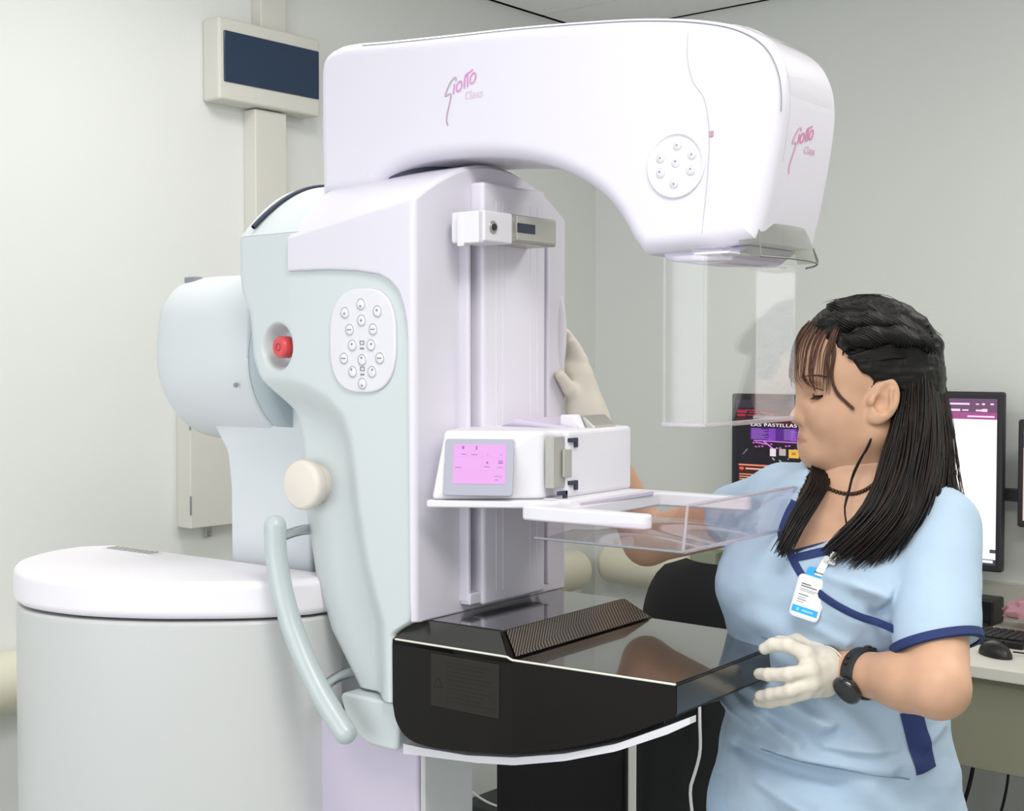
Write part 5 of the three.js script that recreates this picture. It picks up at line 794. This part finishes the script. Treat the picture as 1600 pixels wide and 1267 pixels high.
  for (let k = 0; k < 16; k++) { const j = () => (rnd() - 0.5) * 0.005, pts = [[0.062, 0.06, 0.035], [0.06, 0.03, 0.06], [0.063, -0.004, 0.064], [0.055, -0.03, 0.0665], [0.03, -0.054, 0.0715]].map(([a, b, c]) => { let p = H(a + j(), b + j(), c); for (let q = 0; q < 12; q++) { if (headF(...p) > 0.002) break; p[2] += 0.0012; } return V3(...p); }); fr.push(hairStrand(pts, 0.0011, 0.0005, 16, 4)); }
  wear('fringe', merge(fr), M.fringe, 'thin brown fringe over the forehead');
  // brow and lashes
  const onFace = (a, b, c) => { let p = H(a, b, c); for (let q = 0; q < 40; q++) { const d = headF(...p); if (d > 0.0006) break; p = [p[0] - 0.0005, p[1], p[2] + Math.sign(c) * 0.0007]; } return V3(...p); };
  const lash = []; for (const s of [1, -1]) { lash.push(tube([onFace(0.079, -0.034, s * 0.02), onFace(0.078, -0.0365, s * 0.033), onFace(0.068, -0.0355, s * 0.044)], 0.0018, 12, 6), tube([onFace(0.079, -0.027, s * 0.02), onFace(0.078, -0.0245, s * 0.032), onFace(0.068, -0.027, s * 0.044)], 0.0006, 12, 5)); for (let k = 0; k < 12; k++) { const t = k / 11, p = onFace(lerp(0.078, 0.071, t), -0.037, s * lerp(0.022, 0.043, t)); lash.push(hairStrand([p, p.clone().add(V3(-0.004, -0.003, s * 0.001)), p.clone().add(V3(-0.007, -0.0035, s * 0.002))], 0.0004, 0.0002, 4, 3)); } }
  wear('eyelashes', merge(lash), M.hair); const br = []; for (const s of [1, -1]) for (let k = 0; k < 24; k++) { const t = k / 23, p = onFace(lerp(0.092, 0.066, t), lerp(-0.009, -0.006, Math.sin(t * 3)), s * lerp(0.014, 0.05, t)); br.push(hairStrand([p, p.clone().add(V3(0.004, 0.001, s * 0.003)), p.clone().add(V3(0.009, 0, s * 0.005))], 0.0009, 0.0004, 4, 4)); }
  wear('eyebrow', merge(br), M.fringe);
}
{ // bead necklace on the neck
  const beads = [], bg = new THREE.SphereGeometry(0.0031, 10, 8);
  for (let k = 0; k < 21; k++) { const t = k / 20, x = lerp(0.452, 0.535, t), y = 1.33 - 0.024 * Math.sin(Math.PI * (0.15 + 0.85 * t)) - 0.002, f = (a, b, c) => Math.min(skinF(a, b, c), headF(a, b, c)); const z = drop(x, y, f); if (z > -2.05) beads.push(bg.clone().translate(x, y, z + 0.002)); }
  wear('necklace', merge(beads), std(0x4a3a26, 0.3, { metalness: 0.5 }), 'dark bead necklace');
}
{ // identity badge hanging from a clip on the tunic
  const b = thing('id_badge', 'white and blue identity badge clipped to the tunic', 'badge', [0, 0, 0]);
  const z1 = Math.max(drop(0.412, 1.165), drop(0.42, 1.19), drop(0.4, 1.15)) + 0.012, face = canvasTex(256, 384, (x, w, h) => {
    x.fillStyle = '#f7f7f8'; x.fillRect(0, 0, w, h); x.fillStyle = '#18a8e6'; x.fillRect(0, h * 0.76, w, h * 0.17); x.fillStyle = '#7fd2f5'; x.beginPath(); x.arc(58, h * 0.845, 17, 0, 7); x.fill(); x.fillRect(100, h * 0.82, 110, 20);
    x.fillStyle = '#55585c'; for (const [a, q, c, d] of [[24, 70, 96, 12], [24, 92, 160, 12], [24, 124, 190, 6], [24, 140, 150, 6], [24, 176, 100, 10], [24, 206, 80, 6], [24, 226, 90, 8], [24, 250, 70, 6]]) x.fillRect(a, q, c, d);
  });
  const g = new THREE.Group(); g.name = 'card'; b.add(g); b.position.set(0.414, 1.17, z1); b.rotation.set(-0.1, -0.35, -0.3);
  mesh('holder', extrude(roundPoly([[-0.021, -0.034], [0.021, -0.034], [0.022, 0.027], [-0.022, 0.027]], 0.008), 0.004, 0.001, 2).translate(0, 0, -0.004), M.white, g);
  mesh('blue_top', extrude(roundPoly([[-0.016, 0.016], [0.027, -0.004], [0.0275, 0.03], [0.018, 0.041], [-0.014, 0.039]], 0.005), 0.003, 0.001, 2).translate(0.001, 0, -0.0048), std(0x1ba6e8, 0.4), g, 'bright blue top');
  mesh('print', new THREE.PlaneGeometry(0.036, 0.056).translate(-0.0005, -0.003, 0.0004), std(0xffffff, 0.35, { map: face }), g);
  mesh('slot', rbox(0.014, 0.003, 0.001, 0.0004, 0.004, 0.034, -0.001), M.darkSeam, g);
  mesh('strap', extrude(roundPoly([[-0.005, 0], [0.007, 0], [0.011, 0.026], [0.001, 0.026]], 0.003), 0.0015, 0.0005).translate(0.002, 0.03, -0.002), phy(0xe9e9ee, 0.3), b);
  mesh('clip', merge([rbox(0.011, 0.016, 0.005, 0.0015, 0.016, 0.058, -0.001), rbox(0.014, 0.006, 0.006, 0.0015, 0.019, 0.066, -0.002), cyl(0.004, 0.007, 0, 0, 0, 16).rotateX(Math.PI / 2).translate(0.008, 0.057, 0)]), M.steel, b);
}
renderer.render(scene, camera);
